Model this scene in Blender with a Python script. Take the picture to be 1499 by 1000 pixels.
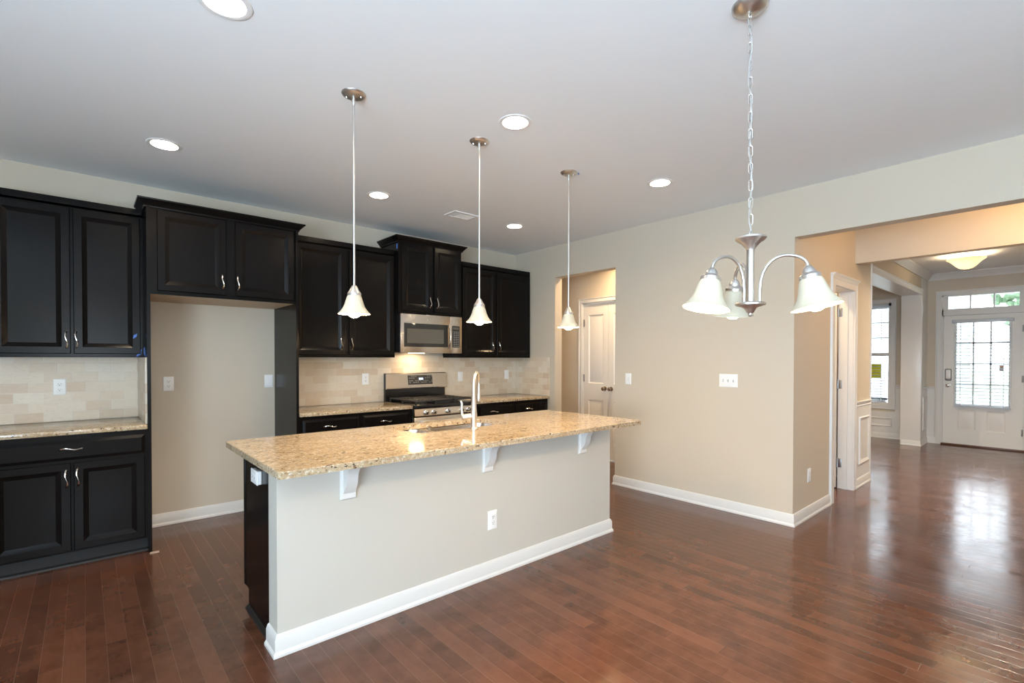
import bpy, bmesh, math, random
from mathutils import Vector, Matrix
random.seed(7)
PI = math.pi
for o in list(bpy.data.objects):
    bpy.data.objects.remove(o, do_unlink=True)
SC = bpy.context.scene
COL = SC.collection

# ------------------------------------------------------------------ camera
cam = bpy.data.cameras.new('camera')
cam.sensor_width = 36.0
cam.lens = 713.72 / 1499 * 36.0
cam.shift_x = -0.0003
cam.shift_y = 33.17 / 1499
cam.clip_start = 0.05
cam.clip_end = 300
CAM = bpy.data.objects.new('camera', cam)
COL.objects.link(CAM)
YAW, PITCH, ROLL = 0.7208, -0.0116, -0.0011
CAM.matrix_world = (Matrix.Translation((-4.339, -4.8786, 1.3695)) @ Matrix.Rotation(-YAW, 4, 'Z')
                    @ Matrix.Rotation(PI / 2 + PITCH, 4, 'X') @ Matrix.Rotation(-ROLL, 4, 'Z'))
SC.camera = CAM

# ------------------------------------------------------------------ world, exposure, daylight
SC.view_settings.view_transform = 'Standard'
SC.view_settings.look = 'None'
SC.view_settings.exposure = 0.50
SC.view_settings.gamma = 1.0
SC.view_settings.use_curve_mapping = False
W = bpy.data.worlds.new('overcast_sky')
SC.world = W
W.use_nodes = True
bgn = W.node_tree.nodes['Background']
bgn.inputs[0].default_value = (0.86, 0.93, 1.0, 1)
bgn.inputs[1].default_value = 5.0


def daylight(name, loc, rot, sx, sy, power, col):
    l = bpy.data.lights.new(name, 'AREA')
    l.shape = 'RECTANGLE'; l.size = sx; l.size_y = sy; l.energy = power; l.color = col
    o = bpy.data.objects.new(name, l); COL.objects.link(o)
    o.location = loc; o.rotation_euler = rot
    return o


# daylight entering by the big windows behind the camera
daylight('daylight_side', (-6.74, -5.6, 1.20), (0, -PI / 2 - 0.85, 0), 1.5, 2.6, 260, (0.56, 0.78, 1.0))
daylight('daylight_rear', (-4.25, -7.74, 1.2), (PI / 2 + 0.85, 0, 0), 1.2, 1.3, 30, (0.66, 0.84, 1.0))
WARM = (1.0, 0.69, 0.39)
E_DOWN, E_PEND, E_CHAND = 170.0, 330.0, 230.0

# ------------------------------------------------------------------ materials
def nodemat(name):
    m = bpy.data.materials.new(name); m.use_nodes = True
    nt = m.node_tree
    return m, nt, nt.nodes['Principled BSDF']


def N(nt, t, **kw):
    n = nt.nodes.new(t)
    for k, v in kw.items():
        if k.startswith('i_'):
            n.inputs[k[2:].replace('_', ' ')].default_value = v
        else:
            setattr(n, k, v)
    return n


def L(nt, a, b): nt.links.new(a, b)


def mathn(nt, op, a, b=None, c=None):
    n = nt.nodes.new('ShaderNodeMath'); n.operation = op
    for i, v in enumerate((a, b, c)):
        if v is None: continue
        if isinstance(v, (int, float)): n.inputs[i].default_value = v
        else: nt.links.new(v, n.inputs[i])
    return n.outputs[0]


def mixc(nt, fac, a, b, mode='MIX'):
    n = nt.nodes.new('ShaderNodeMix'); n.data_type = 'RGBA'; n.blend_type = mode
    for s, v in ((n.inputs[0], fac), (n.inputs[6], a), (n.inputs[7], b)):
        if isinstance(v, (int, float)): s.default_value = v
        elif isinstance(v, tuple): s.default_value = (*v[:3], 1)
        else: nt.links.new(v, s)
    return n.outputs[2]


def ramp(nt, fac, stops):
    n = nt.nodes.new('ShaderNodeValToRGB')
    while len(n.color_ramp.elements) < len(stops): n.color_ramp.elements.new(0.5)
    for e, (p, c) in zip(n.color_ramp.elements, stops):
        e.position = p; e.color = (*c, 1) if len(c) == 3 else c
    nt.links.new(fac, n.inputs[0])
    return n.outputs[0]


def coords(nt, scale=(1, 1, 1)):
    t = nt.nodes.new('ShaderNodeTexCoord'); mp = nt.nodes.new('ShaderNodeMapping')
    mp.inputs['Scale'].default_value = scale
    nt.links.new(t.outputs['Object'], mp.inputs[0])
    return mp.outputs[0]


def noise(nt, vec, scale, detail=4, rough=0.55):
    n = nt.nodes.new('ShaderNodeTexNoise')
    n.inputs['Scale'].default_value = scale; n.inputs['Detail'].default_value = detail
    n.inputs['Roughness'].default_value = rough
    nt.links.new(vec, n.inputs['Vector'])
    return n.outputs['Fac']


def bump(nt, b, height, strength, dist):
    n = nt.nodes.new('ShaderNodeBump'); n.inputs['Strength'].default_value = strength
    n.inputs['Distance'].default_value = dist
    nt.links.new(height, n.inputs['Height']); nt.links.new(n.outputs[0], b.inputs['Normal'])


def painted(name, col, rough=0.5, tex=0.0, scale=260, var=0.03, spec=0.5):
    m, nt, b = nodemat(name)
    v = coords(nt)
    n1 = noise(nt, v, 1.7, 2)
    d = tuple(c * (1 - var) for c in col); e = tuple(min(1, c * (1 + var)) for c in col)
    L(nt, mixc(nt, n1, d, e), b.inputs['Base Color'])
    b.inputs['Roughness'].default_value = rough
    b.inputs['Specular IOR Level'].default_value = spec
    if tex > 0: bump(nt, b, noise(nt, v, scale, 2), tex, 0.002)
    return m


def metal(name, col, rough, brush=None):
    m, nt, b = nodemat(name)
    b.inputs['Metallic'].default_value = 1.0
    v = coords(nt, brush or (1, 1, 1))
    n1 = noise(nt, v, 60 if brush else 14, 3)
    L(nt, mixc(nt, n1, tuple(c * 0.92 for c in col), tuple(min(1, c * 1.06) for c in col)), b.inputs['Base Color'])
    r = N(nt, 'ShaderNodeMapRange'); L(nt, n1, r.inputs[0])
    r.inputs[3].default_value = rough * 0.8; r.inputs[4].default_value = rough * 1.25
    L(nt, r.outputs[0], b.inputs['Roughness'])
    return m


def emitter(name, col, strength):
    m = bpy.data.materials.new(name); m.use_nodes = True
    nt = m.node_tree; nt.nodes.remove(nt.nodes['Principled BSDF'])
    e = nt.nodes.new('ShaderNodeEmission'); e.inputs[0].default_value = (*col, 1); e.inputs[1].default_value = strength
    L(nt, e.outputs[0], nt.nodes['Material Output'].inputs[0])
    return m


M = {}
M['wall'] = painted('wall_paint_beige', (0.60, 0.53, 0.425), 0.62, 0.12, 300, 0.015, 0.25)
M['island_wall'] = painted('knee_wall_paint', (0.56, 0.535, 0.475), 0.6, 0.12, 300, 0.012, 0.25)
M['ceil'] = painted('ceiling_paint_white', (0.87, 0.895, 0.905), 0.75, 0.18, 170, 0.012, 0.15)
M['trim'] = painted('trim_paint_white', (0.72, 0.715, 0.69), 0.32, 0.0, 1, 0.01, 0.5)
M['door'] = painted('door_paint_white', (0.80, 0.785, 0.74), 0.38, 0.0, 1, 0.01, 0.5)
M['plate'] = painted('white_plastic', (0.86, 0.86, 0.84), 0.3, 0, 1, 0.0)
M['slot'] = painted('dark_plastic', (0.05, 0.045, 0.04), 0.5, 0, 1, 0.0)
M['blacktoe'] = painted('matte_black', (0.008, 0.008, 0.008), 0.5, 0, 1, 0.05)
M['enamel'] = painted('black_enamel', (0.012, 0.011, 0.011), 0.16, 0, 1, 0.05)
M['iron'] = painted('cast_iron', (0.022, 0.020, 0.019), 0.55, 0.2, 400, 0.08)
M['steel'] = metal('brushed_stainless', (0.66, 0.62, 0.56), 0.26, (1.5, 40, 60))
M['sinksteel'] = metal('sink_stainless', (0.62, 0.61, 0.60), 0.22)
M['nickel'] = metal('satin_nickel', (0.70, 0.68, 0.65), 0.36)
M['chrome'] = metal('polished_nickel', (0.80, 0.77, 0.73), 0.12)
M['bronze'] = metal('dark_knob_nickel', (0.45, 0.40, 0.35), 0.22)
M['hinge'] = metal('hinge_steel', (0.42, 0.43, 0.45), 0.35)
M['bluetape'] = painted('blue_masking_tape', (0.10, 0.22, 0.62), 0.6, 0, 1, 0.05)
M['maple'] = painted('natural_maple', (0.62, 0.44, 0.26), 0.45, 0, 1, 0.06)
M['cord'] = painted('clear_cord', (0.55, 0.56, 0.55), 0.3, 0, 1, 0.0)
M['threshold'] = painted('oak_threshold', (0.11, 0.045, 0.022), 0.35, 0, 1, 0.1)
M['siding'] = painted('pale_siding', (0.62, 0.64, 0.66), 0.7, 0, 1, 0.05)
M['roofing'] = painted('grey_shingle', (0.42, 0.43, 0.44), 0.9, 0, 1, 0.15)
M['lawn'] = painted('lawn_green', (0.40, 0.44, 0.33), 0.9, 0.5, 40, 0.25)
M['asphalt'] = painted('street_asphalt', (0.42, 0.42, 0.43), 0.9, 0.2, 60, 0.1)
M['concrete'] = painted('porch_concrete', (0.55, 0.54, 0.52), 0.85, 0.2, 60, 0.05)
M['carpaint'] = painted('silver_car_paint', (0.55, 0.58, 0.62), 0.25, 0, 1, 0.0)
M['rubber'] = painted('tyre_rubber', (0.03, 0.03, 0.03), 0.8, 0, 1, 0.0)
M['barrier'] = painted('yellow_barrier', (0.85, 0.70, 0.12), 0.6, 0, 1, 0.0)
M['bark'] = painted('tree_bark', (0.16, 0.12, 0.09), 0.9, 0.3, 30, 0.2)
M['leaf'] = painted('tree_leaves', (0.26, 0.36, 0.24), 0.8, 0.3, 20, 0.3)
M['darkglass'] = painted('smoked_glass', (0.035, 0.033, 0.030), 0.08, 0, 1, 0.0)
M['screenmesh'] = painted('perforated_screen', (0.11, 0.10, 0.082), 0.22, 0, 1, 0.0)
M['keys'] = painted('grey_key_print', (0.36, 0.35, 0.33), 0.5, 0, 1, 0.0)
M['shim'] = painted('raw_wood_shim', (0.45, 0.33, 0.24), 0.7, 0, 1, 0.05)
M['sticker'] = painted('tan_sticker', (0.50, 0.42, 0.40), 0.6, 0, 1, 0.0)
M['stickertop'] = painted('orange_sticker', (0.75, 0.30, 0.12), 0.6, 0, 1, 0.0)
M['bulb'] = emitter('pendant_bulb_glow', WARM, E_PEND)
M['cbulb'] = emitter('chandelier_bulb_glow', WARM, E_CHAND)
M['led'] = emitter('downlight_glow', (1.0, 0.79, 0.54), E_DOWN)
M['halled'] = emitter('hall_downlight_glow', (1.0, 0.70, 0.40), 600.0)
M['fill_led'] = emitter('added_fill_glow', (1.0, 0.84, 0.64), 1400.0)  # glow of the unseen lamps added for entry and dining room
M['hoodlamp'] = emitter('hood_lamp_glow', (1.0, 0.72, 0.42), 34.0)
M['bowlbulb'] = emitter('bowl_bulb_glow', (1.0, 0.76, 0.48), 150.0)
M['hallbulb'] = emitter('hall_bulb_glow', (1.0, 0.62, 0.30), 130.0)
M['clock'] = emitter('clock_digits_glow', (0.55, 0.75, 1.0), 2.2)


def m_cabinet():
    m, nt, b = nodemat('espresso_cabinet')
    v = coords(nt, (30, 30, 2.0))
    n1 = noise(nt, v, 3.0, 5, 0.6)
    L(nt, mixc(nt, n1, (0.0035, 0.0032, 0.0032), (0.0085, 0.0072, 0.0066)), b.inputs['Base Color'])
    b.inputs['Roughness'].default_value = 0.22
    b.inputs['Specular IOR Level'].default_value = 0.125
    bump(nt, b, n1, 0.05, 0.001)
    return m


M['cab'] = m_cabinet()


def m_floor():
    m, nt, b = nodemat('cherry_plank_floor')
    PW, PL = 0.0762, 1.05
    t = nt.nodes.new('ShaderNodeTexCoord')
    s = nt.nodes.new('ShaderNodeSeparateXYZ'); L(nt, t.outputs['Object'], s.inputs[0])
    x, y = s.outputs[0], s.outputs[1]
    rx = mathn(nt, 'DIVIDE', x, PW)
    row = mathn(nt, 'FLOOR', rx); fx = mathn(nt, 'FRACT', rx)
    w1 = nt.nodes.new('ShaderNodeTexWhiteNoise'); w1.noise_dimensions = '1D'; L(nt, row, w1.inputs['W'])
    ry = mathn(nt, 'ADD', mathn(nt, 'DIVIDE', y, PL), mathn(nt, 'MULTIPLY', w1.outputs['Value'], 7.3))
    colm = mathn(nt, 'FLOOR', ry); fy = mathn(nt, 'FRACT', ry)
    cv = nt.nodes.new('ShaderNodeCombineXYZ'); L(nt, row, cv.inputs[0]); L(nt, colm, cv.inputs[1])
    w2 = nt.nodes.new('ShaderNodeTexWhiteNoise'); w2.noise_dimensions = '2D'; L(nt, cv.outputs[0], w2.inputs['Vector'])
    rnd = w2.outputs['Value']
    off = nt.nodes.new('ShaderNodeVectorMath'); off.operation = 'SCALE'; off.inputs[3].default_value = 9.0
    L(nt, w2.outputs['Color'], off.inputs[0])
    mp = nt.nodes.new('ShaderNodeMapping'); mp.inputs['Scale'].default_value = (14, 1.6, 1)
    L(nt, t.outputs['Object'], mp.inputs[0])
    add = nt.nodes.new('ShaderNodeVectorMath'); add.operation = 'ADD'
    L(nt, mp.outputs[0], add.inputs[0]); L(nt, off.outputs[0], add.inputs[1])
    gr = nt.nodes.new('ShaderNodeTexNoise'); gr.inputs['Scale'].default_value = 2.2; gr.inputs['Detail'].default_value = 7
    gr.inputs['Distortion'].default_value = 1.4; L(nt, add.outputs[0], gr.inputs['Vector'])
    grain = gr.outputs['Fac']
    c1 = ramp(nt, rnd, [(0.0, (0.054, 0.022, 0.0125)), (0.35, (0.072, 0.029, 0.016)), (0.7, (0.086, 0.035, 0.0195)), (1.0, (0.108, 0.046, 0.026))])
    c2 = mixc(nt, mathn(nt, 'MULTIPLY', grain, 0.9), c1, (0.60, 0.52, 0.48), 'MULTIPLY')
    c3 = mixc(nt, 1.0, c2, (1.45, 1.40, 1.38), 'MULTIPLY')
    blot = noise(nt, t.outputs['Object'], 9.0, 4)
    c3 = mixc(nt, mathn(nt, 'MULTIPLY', mathn(nt, 'SUBTRACT', blot, 0.36), 1.6), c3, (0.155, 0.064, 0.035))
    ex = mathn(nt, 'MULTIPLY', mathn(nt, 'MINIMUM', fx, mathn(nt, 'SUBTRACT', 1.0, fx)), PW)
    ey = mathn(nt, 'MULTIPLY', mathn(nt, 'MINIMUM', fy, mathn(nt, 'SUBTRACT', 1.0, fy)), PL)
    ed = mathn(nt, 'MINIMUM', ex, ey)
    seam = mathn(nt, 'LESS_THAN', ex, 0.0008)
    seam2 = mathn(nt, 'LESS_THAN', ey, 0.0008)
    c4 = mixc(nt, mathn(nt, 'MULTIPLY', seam, 0.45), c3, (0.24, 0.145, 0.10))
    c5 = mixc(nt, mathn(nt, 'MULTIPLY', seam2, 0.7), c4, (0.05, 0.02, 0.012))
    # a few specks of plaster dust
    vo = nt.nodes.new('ShaderNodeTexVoronoi'); vo.inputs['Scale'].default_value = 7.0; L(nt, t.outputs['Object'], vo.inputs['Vector'])
    speck = mathn(nt, 'LESS_THAN', vo.outputs['Distance'], 0.018)
    c6 = mixc(nt, mathn(nt, 'MULTIPLY', speck, 0.6), c5, (0.55, 0.45, 0.36))
    L(nt, c6, b.inputs['Base Color'])
    rr = N(nt, 'ShaderNodeMapRange'); L(nt, noise(nt, t.outputs['Object'], 3.5, 6, 0.7), rr.inputs[0])
    rr.inputs[1].default_value = 0.3; rr.inputs[2].default_value = 0.7
    rr.inputs[3].default_value = 0.09; rr.inputs[4].default_value = 0.27
    L(nt, rr.outputs[0], b.inputs['Roughness'])
    b.inputs['Specular IOR Level'].default_value = 0.5
    h = mathn(nt, 'ADD', mathn(nt, 'MULTIPLY', mathn(nt, 'MINIMUM', mathn(nt, 'DIVIDE', ed, 0.002), 1.0), 1.0), mathn(nt, 'MULTIPLY', grain, 0.12))
    hw = mathn(nt, 'ADD', h, mathn(nt, 'MULTIPLY', noise(nt, mp.outputs[0], 0.9, 2), 0.5))
    bump(nt, b, hw, 0.16, 0.0015)
    return m


M['floor'] = m_floor()


def m_granite():
    m, nt, b = nodemat('gold_granite')
    v = coords(nt)
    sv = coords(nt, (0.75, 1.5, 1.2))
    big = noise(nt, sv, 9, 6, 0.7)
    c = mixc(nt, ramp(nt, big, [(0.36, (0, 0, 0)), (0.64, (1, 1, 1))]), (0.40, 0.29, 0.165), (0.52, 0.42, 0.28))
    mid = noise(nt, sv, 60, 6, 0.72)
    c = mixc(nt, ramp(nt, mid, [(0.50, (0, 0, 0)), (0.66, (0.85, 0.85, 0.85))]), c, (0.27, 0.16, 0.075))
    pale = noise(nt, coords(nt, (1, 1.3, 1)), 60, 4, 0.65)
    c = mixc(nt, ramp(nt, pale, [(0.53, (0, 0, 0)), (0.66, (1, 1, 1))]), c, (0.64, 0.58, 0.47))
    fl = noise(nt, sv, 52, 4, 0.7)
    msk = noise(nt, v, 13, 3)
    f1 = ramp(nt, fl, [(0.575, (0, 0, 0)), (0.605, (1, 1, 1))])
    f2 = mathn(nt, 'MULTIPLY', f1, ramp(nt, msk, [(0.36, (0.15, 0.15, 0.15)), (0.56, (1, 1, 1))]))
    c = mixc(nt, f2, c, (0.060, 0.032, 0.020))
    fl3 = noise(nt, coords(nt, (1, 1.4, 1)), 190, 3, 0.6)
    c = mixc(nt, ramp(nt, fl3, [(0.60, (0, 0, 0)), (0.69, (0.8, 0.8, 0.8))]), c, (0.15, 0.115, 0.09))
    L(nt, c, b.inputs['Base Color'])
    b.inputs['Roughness'].default_value = 0.09
    b.inputs['Specular IOR Level'].default_value = 0.5
    return m


M['granite'] = m_granite()


def m_tile(name, axis):
    """travertine subway tile; axis 0: wall runs along x, 1: along y"""
    m, nt, b = nodemat(name)
    TW, TH = 0.152, 0.0715
    t = nt.nodes.new('ShaderNodeTexCoord')
    s = nt.nodes.new('ShaderNodeSeparateXYZ'); L(nt, t.outputs['Object'], s.inputs[0])
    u = s.outputs[axis]; z = mathn(nt, 'SUBTRACT', s.outputs[2], 0.905)
    rz = mathn(nt, 'DIVIDE', z, TH); row = mathn(nt, 'FLOOR', rz); fz = mathn(nt, 'FRACT', rz)
    sh = mathn(nt, 'MULTIPLY', mathn(nt, 'MODULO', mathn(nt, 'ADD', row, 40), 2), 0.5)
    ru = mathn(nt, 'ADD', mathn(nt, 'DIVIDE', u, TW), sh)
    cu = mathn(nt, 'FLOOR', ru); fu = mathn(nt, 'FRACT', ru)
    cv = nt.nodes.new('ShaderNodeCombineXYZ'); L(nt, row, cv.inputs[0]); L(nt, cu, cv.inputs[1])
    w2 = nt.nodes.new('ShaderNodeTexWhiteNoise'); w2.noise_dimensions = '2D'; L(nt, cv.outputs[0], w2.inputs['Vector'])
    c = ramp(nt, w2.outputs['Value'], [(0.0, (0.55, 0.40, 0.26)), (0.25, (0.62, 0.50, 0.36)), (0.6, (0.67, 0.57, 0.43)), (1.0, (0.70, 0.63, 0.52))])
    n1 = noise(nt, coords(nt, (1, 1, 2.2)), 16, 6, 0.65)
    c = mixc(nt, mathn(nt, 'MULTIPLY', n1, 0.55), c, (0.74, 0.66, 0.54))
    n2 = noise(nt, coords(nt, (1, 1, 3.0)), 40, 5, 0.7)
    c = mixc(nt, mathn(nt, 'MULTIPLY', ramp(nt, n2, [(0.52, (0, 0, 0)), (0.72, (1, 1, 1))]), 0.35), c, (0.47, 0.34, 0.22))
    eu = mathn(nt, 'MULTIPLY', mathn(nt, 'MINIMUM', fu, mathn(nt, 'SUBTRACT', 1.0, fu)), TW)
    ez = mathn(nt, 'MULTIPLY', mathn(nt, 'MINIMUM', fz, mathn(nt, 'SUBTRACT', 1.0, fz)), TH)
    ed = mathn(nt, 'MINIMUM', eu, ez)
    g = mathn(nt, 'LESS_THAN', ed, 0.0016)
    c = mixc(nt, mathn(nt, 'MULTIPLY', g, 0.75), c, (0.70, 0.65, 0.56))
    L(nt, c, b.inputs['Base Color'])
    b.inputs['Roughness'].default_value = 0.34
    h = mathn(nt, 'ADD', mathn(nt, 'MINIMUM', mathn(nt, 'DIVIDE', ed, 0.003), 1.0), mathn(nt, 'MULTIPLY', n2, 0.1))
    bump(nt, b, h, 0.35, 0.0015)
    return m


M['tile_x'] = m_tile('travertine_tile', 0)
M['tile_y'] = m_tile('travertine_tile_return', 1)


def m_shade(name, tint=(0.93, 0.86, 0.72), tr=0.45):
    m = bpy.data.materials.new(name); m.use_nodes = True
    nt = m.node_tree; nt.nodes.remove(nt.nodes['Principled BSDF'])
    v = coords(nt)
    n1 = noise(nt, v, 22, 4, 0.6)
    c = mixc(nt, n1, tuple(k * 0.9 for k in tint), tint)
    d = nt.nodes.new('ShaderNodeBsdfDiffuse'); t = nt.nodes.new('ShaderNodeBsdfTranslucent'); g = nt.nodes.new('ShaderNodeBsdfGlossy')
    L(nt, c, d.inputs[0]); L(nt, c, t.inputs[0]); g.inputs['Roughness'].default_value = 0.25
    m1 = nt.nodes.new('ShaderNodeMixShader'); m1.inputs[0].default_value = tr
    L(nt, d.outputs[0], m1.inputs[1]); L(nt, t.outputs[0], m1.inputs[2])
    m2 = nt.nodes.new('ShaderNodeMixShader'); m2.inputs[0].default_value = 0.05
    L(nt, m1.outputs[0], m2.inputs[1]); L(nt, g.outputs[0], m2.inputs[2])
    L(nt, m2.outputs[0], nt.nodes['Material Output'].inputs[0])
    return m


M['shade'] = m_shade('alabaster_glass', (0.66, 0.60, 0.46), tr=0.006)
M['bowl'] = m_shade('frosted_bowl_glass', (0.93, 0.89, 0.80), 0.30)


def m_glass():
    m = bpy.data.materials.new('window_glass'); m.use_nodes = True
    nt = m.node_tree; nt.nodes.remove(nt.nodes['Principled BSDF'])
    t = nt.nodes.new('ShaderNodeBsdfTransparent'); g = nt.nodes.new('ShaderNodeBsdfGlossy'); g.inputs['Roughness'].default_value = 0.02
    t.inputs[0].default_value = (0.95, 0.98, 0.99, 1)
    f = nt.nodes.new('ShaderNodeFresnel'); f.inputs[0].default_value = 1.45
    mx = nt.nodes.new('ShaderNodeMixShader'); L(nt, f.outputs[0], mx.inputs[0])
    L(nt, t.outputs[0], mx.inputs[1]); L(nt, g.outputs[0], mx.inputs[2])
    L(nt, mx.outputs[0], nt.nodes['Material Output'].inputs[0])
    return m


M['glass'] = m_glass()
M['yellowsheet'] = m_shade('yellow_paper', (0.62, 0.58, 0.04), 0.55)
M['blind'] = m_shade('white_blind_slat', (0.84, 0.88, 0.93), 0.4)

# ------------------------------------------------------------------ mesh helpers
OFF = {}          # object name -> world offset of its root


def face_y(cx, cy, cz): return lambda u, v, d: (cx + u, cy - d, cz + v)        # looks towards -y, u to the right
def face_x(cx, cy, cz): return lambda u, v, d: (cx - d, cy - u, cz + v)        # looks towards -x
def face_up(cx, cy, cz): return lambda u, v, d: (cx + u, cy + v, cz + d)
def face_dn(cx, cy, cz): return lambda u, v, d: (cx + u, cy + v, cz - d)


class MB:
    def __init__(s): s.bm = bmesh.new()

    def box(s, x0, x1, y0, y1, z0, z1, bev=0.0, seg=2):
        x0, x1 = sorted((x0, x1)); y0, y1 = sorted((y0, y1)); z0, z1 = sorted((z0, z1))
        mt = Matrix.Translation(((x0 + x1) / 2, (y0 + y1) / 2, (z0 + z1) / 2)) @ Matrix.Diagonal((x1 - x0, y1 - y0, z1 - z0, 1))
        r = bmesh.ops.create_cube(s.bm, size=1.0, matrix=mt)
        if bev > 0:
            es = list({e for v in r['verts'] for e in v.link_edges})
            bmesh.ops.bevel(s.bm, geom=es, offset=bev, segments=seg, affect='EDGES', profile=0.5)
        return s

    def fbox(s, f, u0, u1, v0, v1, d0, d1, bev=0.0):
        a, b = f(u0, v0, d0), f(u1, v1, d1)
        return s.box(a[0], b[0], a[1], b[1], a[2], b[2], bev)

    def lathe(s, prof, at=(0, 0, 0), segs=28, mat=None):
        rings = []
        mt = mat or Matrix.Identity(4)
        at = Vector(at)
        for r, z in prof:
            if r < 1e-6:
                rings.append([s.bm.verts.new(at + mt @ Vector((0, 0, z)))])
            else:
                rings.append([s.bm.verts.new(at + mt @ Vector((r * math.cos(2 * PI * k / segs), r * math.sin(2 * PI * k / segs), z))) for k in range(segs)])
        for a, b in zip(rings, rings[1:]):
            if len(a) == 1 and len(b) == 1: continue
            for k in range(segs):
                k2 = (k + 1) % segs
                if len(a) == 1: s.bm.faces.new((a[0], b[k], b[k2]))
                elif len(b) == 1: s.bm.faces.new((a[k], a[k2], b[0]))
                else: s.bm.faces.new((a[k], a[k2], b[k2], b[k]))
        return s

    def tube(s, pts, rad, segs=10, cap=True, closed=False, flat=None):
        pts = [Vector(p) for p in pts]; n = len(pts)
        rads = rad if isinstance(rad, (list, tuple)) else [rad] * n
        tang = []
        for i in range(n):
            a = pts[(i - 1) % n] if (closed or i > 0) else pts[i]
            b = pts[(i + 1) % n] if (closed or i < n - 1) else pts[i]
            tang.append((b - a).normalized())
        up = Vector((0, 0, 1)) if abs(tang[0].z) < 0.9 else Vector((1, 0, 0))
        nrm = (up - tang[0] * up.dot(tang[0])).normalized()
        rings = []
        for i in range(n):
            nrm = (nrm - tang[i] * nrm.dot(tang[i])).normalized()
            bi = tang[i].cross(nrm)
            fl = flat or 1.0
            rings.append([s.bm.verts.new(pts[i] + (nrm * math.cos(2 * PI * k / segs) + bi * math.sin(2 * PI * k / segs) * fl) * rads[i]) for k in range(segs)])
        pairs = list(zip(rings, rings[1:])) + ([(rings[-1], rings[0])] if closed else [])
        for a, b in pairs:
            for k in range(segs):
                s.bm.faces.new((a[k], a[(k + 1) % segs], b[(k + 1) % segs], b[k]))
        if cap and not closed:
            s.bm.faces.new(rings[0][::-1]); s.bm.faces.new(rings[-1])
        return s

    def prism(s, poly, f, d0, d1):
        a = [s.bm.verts.new(f(u, v, d0)) for u, v in poly]
        b = [s.bm.verts.new(f(u, v, d1)) for u, v in poly]
        n = len(poly)
        s.bm.faces.new(a); s.bm.faces.new(b[::-1])
        for i in range(n): s.bm.faces.new((a[i], b[i], b[(i + 1) % n], a[(i + 1) % n]))
        return s

    def rings(s, f, u0, u1, v0, v1, steps, fill=True, back=None):
        """concentric rectangles: steps = (inset, depth towards the viewer)"""
        rs = []
        for i, d in steps:
            rs.append([s.bm.verts.new(f(u, v, d)) for u, v in ((u0 + i, v0 + i), (u1 - i, v0 + i), (u1 - i, v1 - i), (u0 + i, v1 - i))])
        for a, b in zip(rs, rs[1:]):
            for k in range(4): s.bm.faces.new((a[k], a[(k + 1) % 4], b[(k + 1) % 4], b[k]))
        if fill: s.bm.faces.new(rs[-1])
        if back: s.bm.faces.new(rs[0][::-1])
        return s

    def sweep(s, path, prof, side=1, closed=False, cap=True):
        """path: list of (x, y); prof: list of (out, z); mitred corners"""
        P = [Vector(p) for p in path]; n = len(P)
        rs = []
        for i in range(n):
            d1 = (P[i] - P[i - 1]).normalized() if (i > 0 or closed) else None
            d2 = (P[(i + 1) % n] - P[i]).normalized() if (i < n - 1 or closed) else None
            n1 = Vector((-d1.y, d1.x)) * side if d1 else None
            n2 = Vector((-d2.y, d2.x)) * side if d2 else None
            if n1 is None: m = n2
            elif n2 is None: m = n1
            else: m = (n1 + n2) / max(0.2, 1 + n1.dot(n2))
            rs.append([s.bm.verts.new((P[i].x + m.x * o, P[i].y + m.y * o, z)) for o, z in prof])
        prs = list(zip(rs, rs[1:])) + ([(rs[-1], rs[0])] if closed else [])
        k = len(prof)
        for a, b in prs:
            for j in range(k): s.bm.faces.new((a[j], a[(j + 1) % k], b[(j + 1) % k], b[j]))
        if cap and not closed:
            s.bm.faces.new(rs[0][::-1]); s.bm.faces.new(rs[-1])
        return s

    def plate_with_holes(s, outer, holes, z0, z1=None):
        """flat polygon with holes; thickness when z1 is given"""
        def loop(pts, z):
            vs = [s.bm.verts.new((x, y, z)) for x, y in pts]
            es = [s.bm.edges.new((vs[i], vs[(i + 1) % len(vs)])) for i in range(len(vs))]
            return vs, es
        levels = [z0] if z1 is None else [z0, z1]
        alll = []
        for z in levels:
            es = []; ls = []
            for pts in [outer] + holes:
                v, e = loop(pts, z); es += e; ls.append(v)
            bmesh.ops.triangle_fill(s.bm, edges=es, use_beauty=True)
            alll.append(ls)
        if z1 is not None:
            for a, b in zip(alll[0], alll[1]):
                for i in range(len(a)):
                    s.bm.faces.new((a[i], a[(i + 1) % len(a)], b[(i + 1) % len(a)], b[i]))
        return s

    def build(s, name, mat, parent=None, smooth=True, ang=35, fix=True, local=False):
        if fix: bmesh.ops.recalc_face_normals(s.bm, faces=s.bm.faces[:])
        me = bpy.data.meshes.new(name)
        off = Vector((0, 0, 0)) if (parent is None or local) else OFF[parent.name]
        if off.length > 0: bmesh.ops.translate(s.bm, verts=s.bm.verts[:], vec=-off)
        s.bm.to_mesh(me); s.bm.free()
        if smooth:
            for p in me.polygons: p.use_smooth = True
            me.set_sharp_from_angle(angle=math.radians(ang))
        me.materials.append(M[mat] if isinstance(mat, str) else mat)
        o = bpy.data.objects.new(name, me); COL.objects.link(o)
        if parent is not None: o.parent = parent
        OFF[o.name] = OFF[parent.name] if parent is not None else Vector((0, 0, 0))
        return o


def tag(o, label=None, cat=None, group=None, kind=None):
    if label: o['label'] = label
    if cat: o['category'] = cat
    if group: o['group'] = group
    if kind: o['kind'] = kind
    return o


def thing(name, label, cat, loc, group=None, kind=None):
    o = bpy.data.objects.new(name, None); COL.objects.link(o)
    o.location = loc; o.empty_display_size = 0.1
    OFF[o.name] = Vector(loc)
    return tag(o, label, cat, group, kind)


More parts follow.
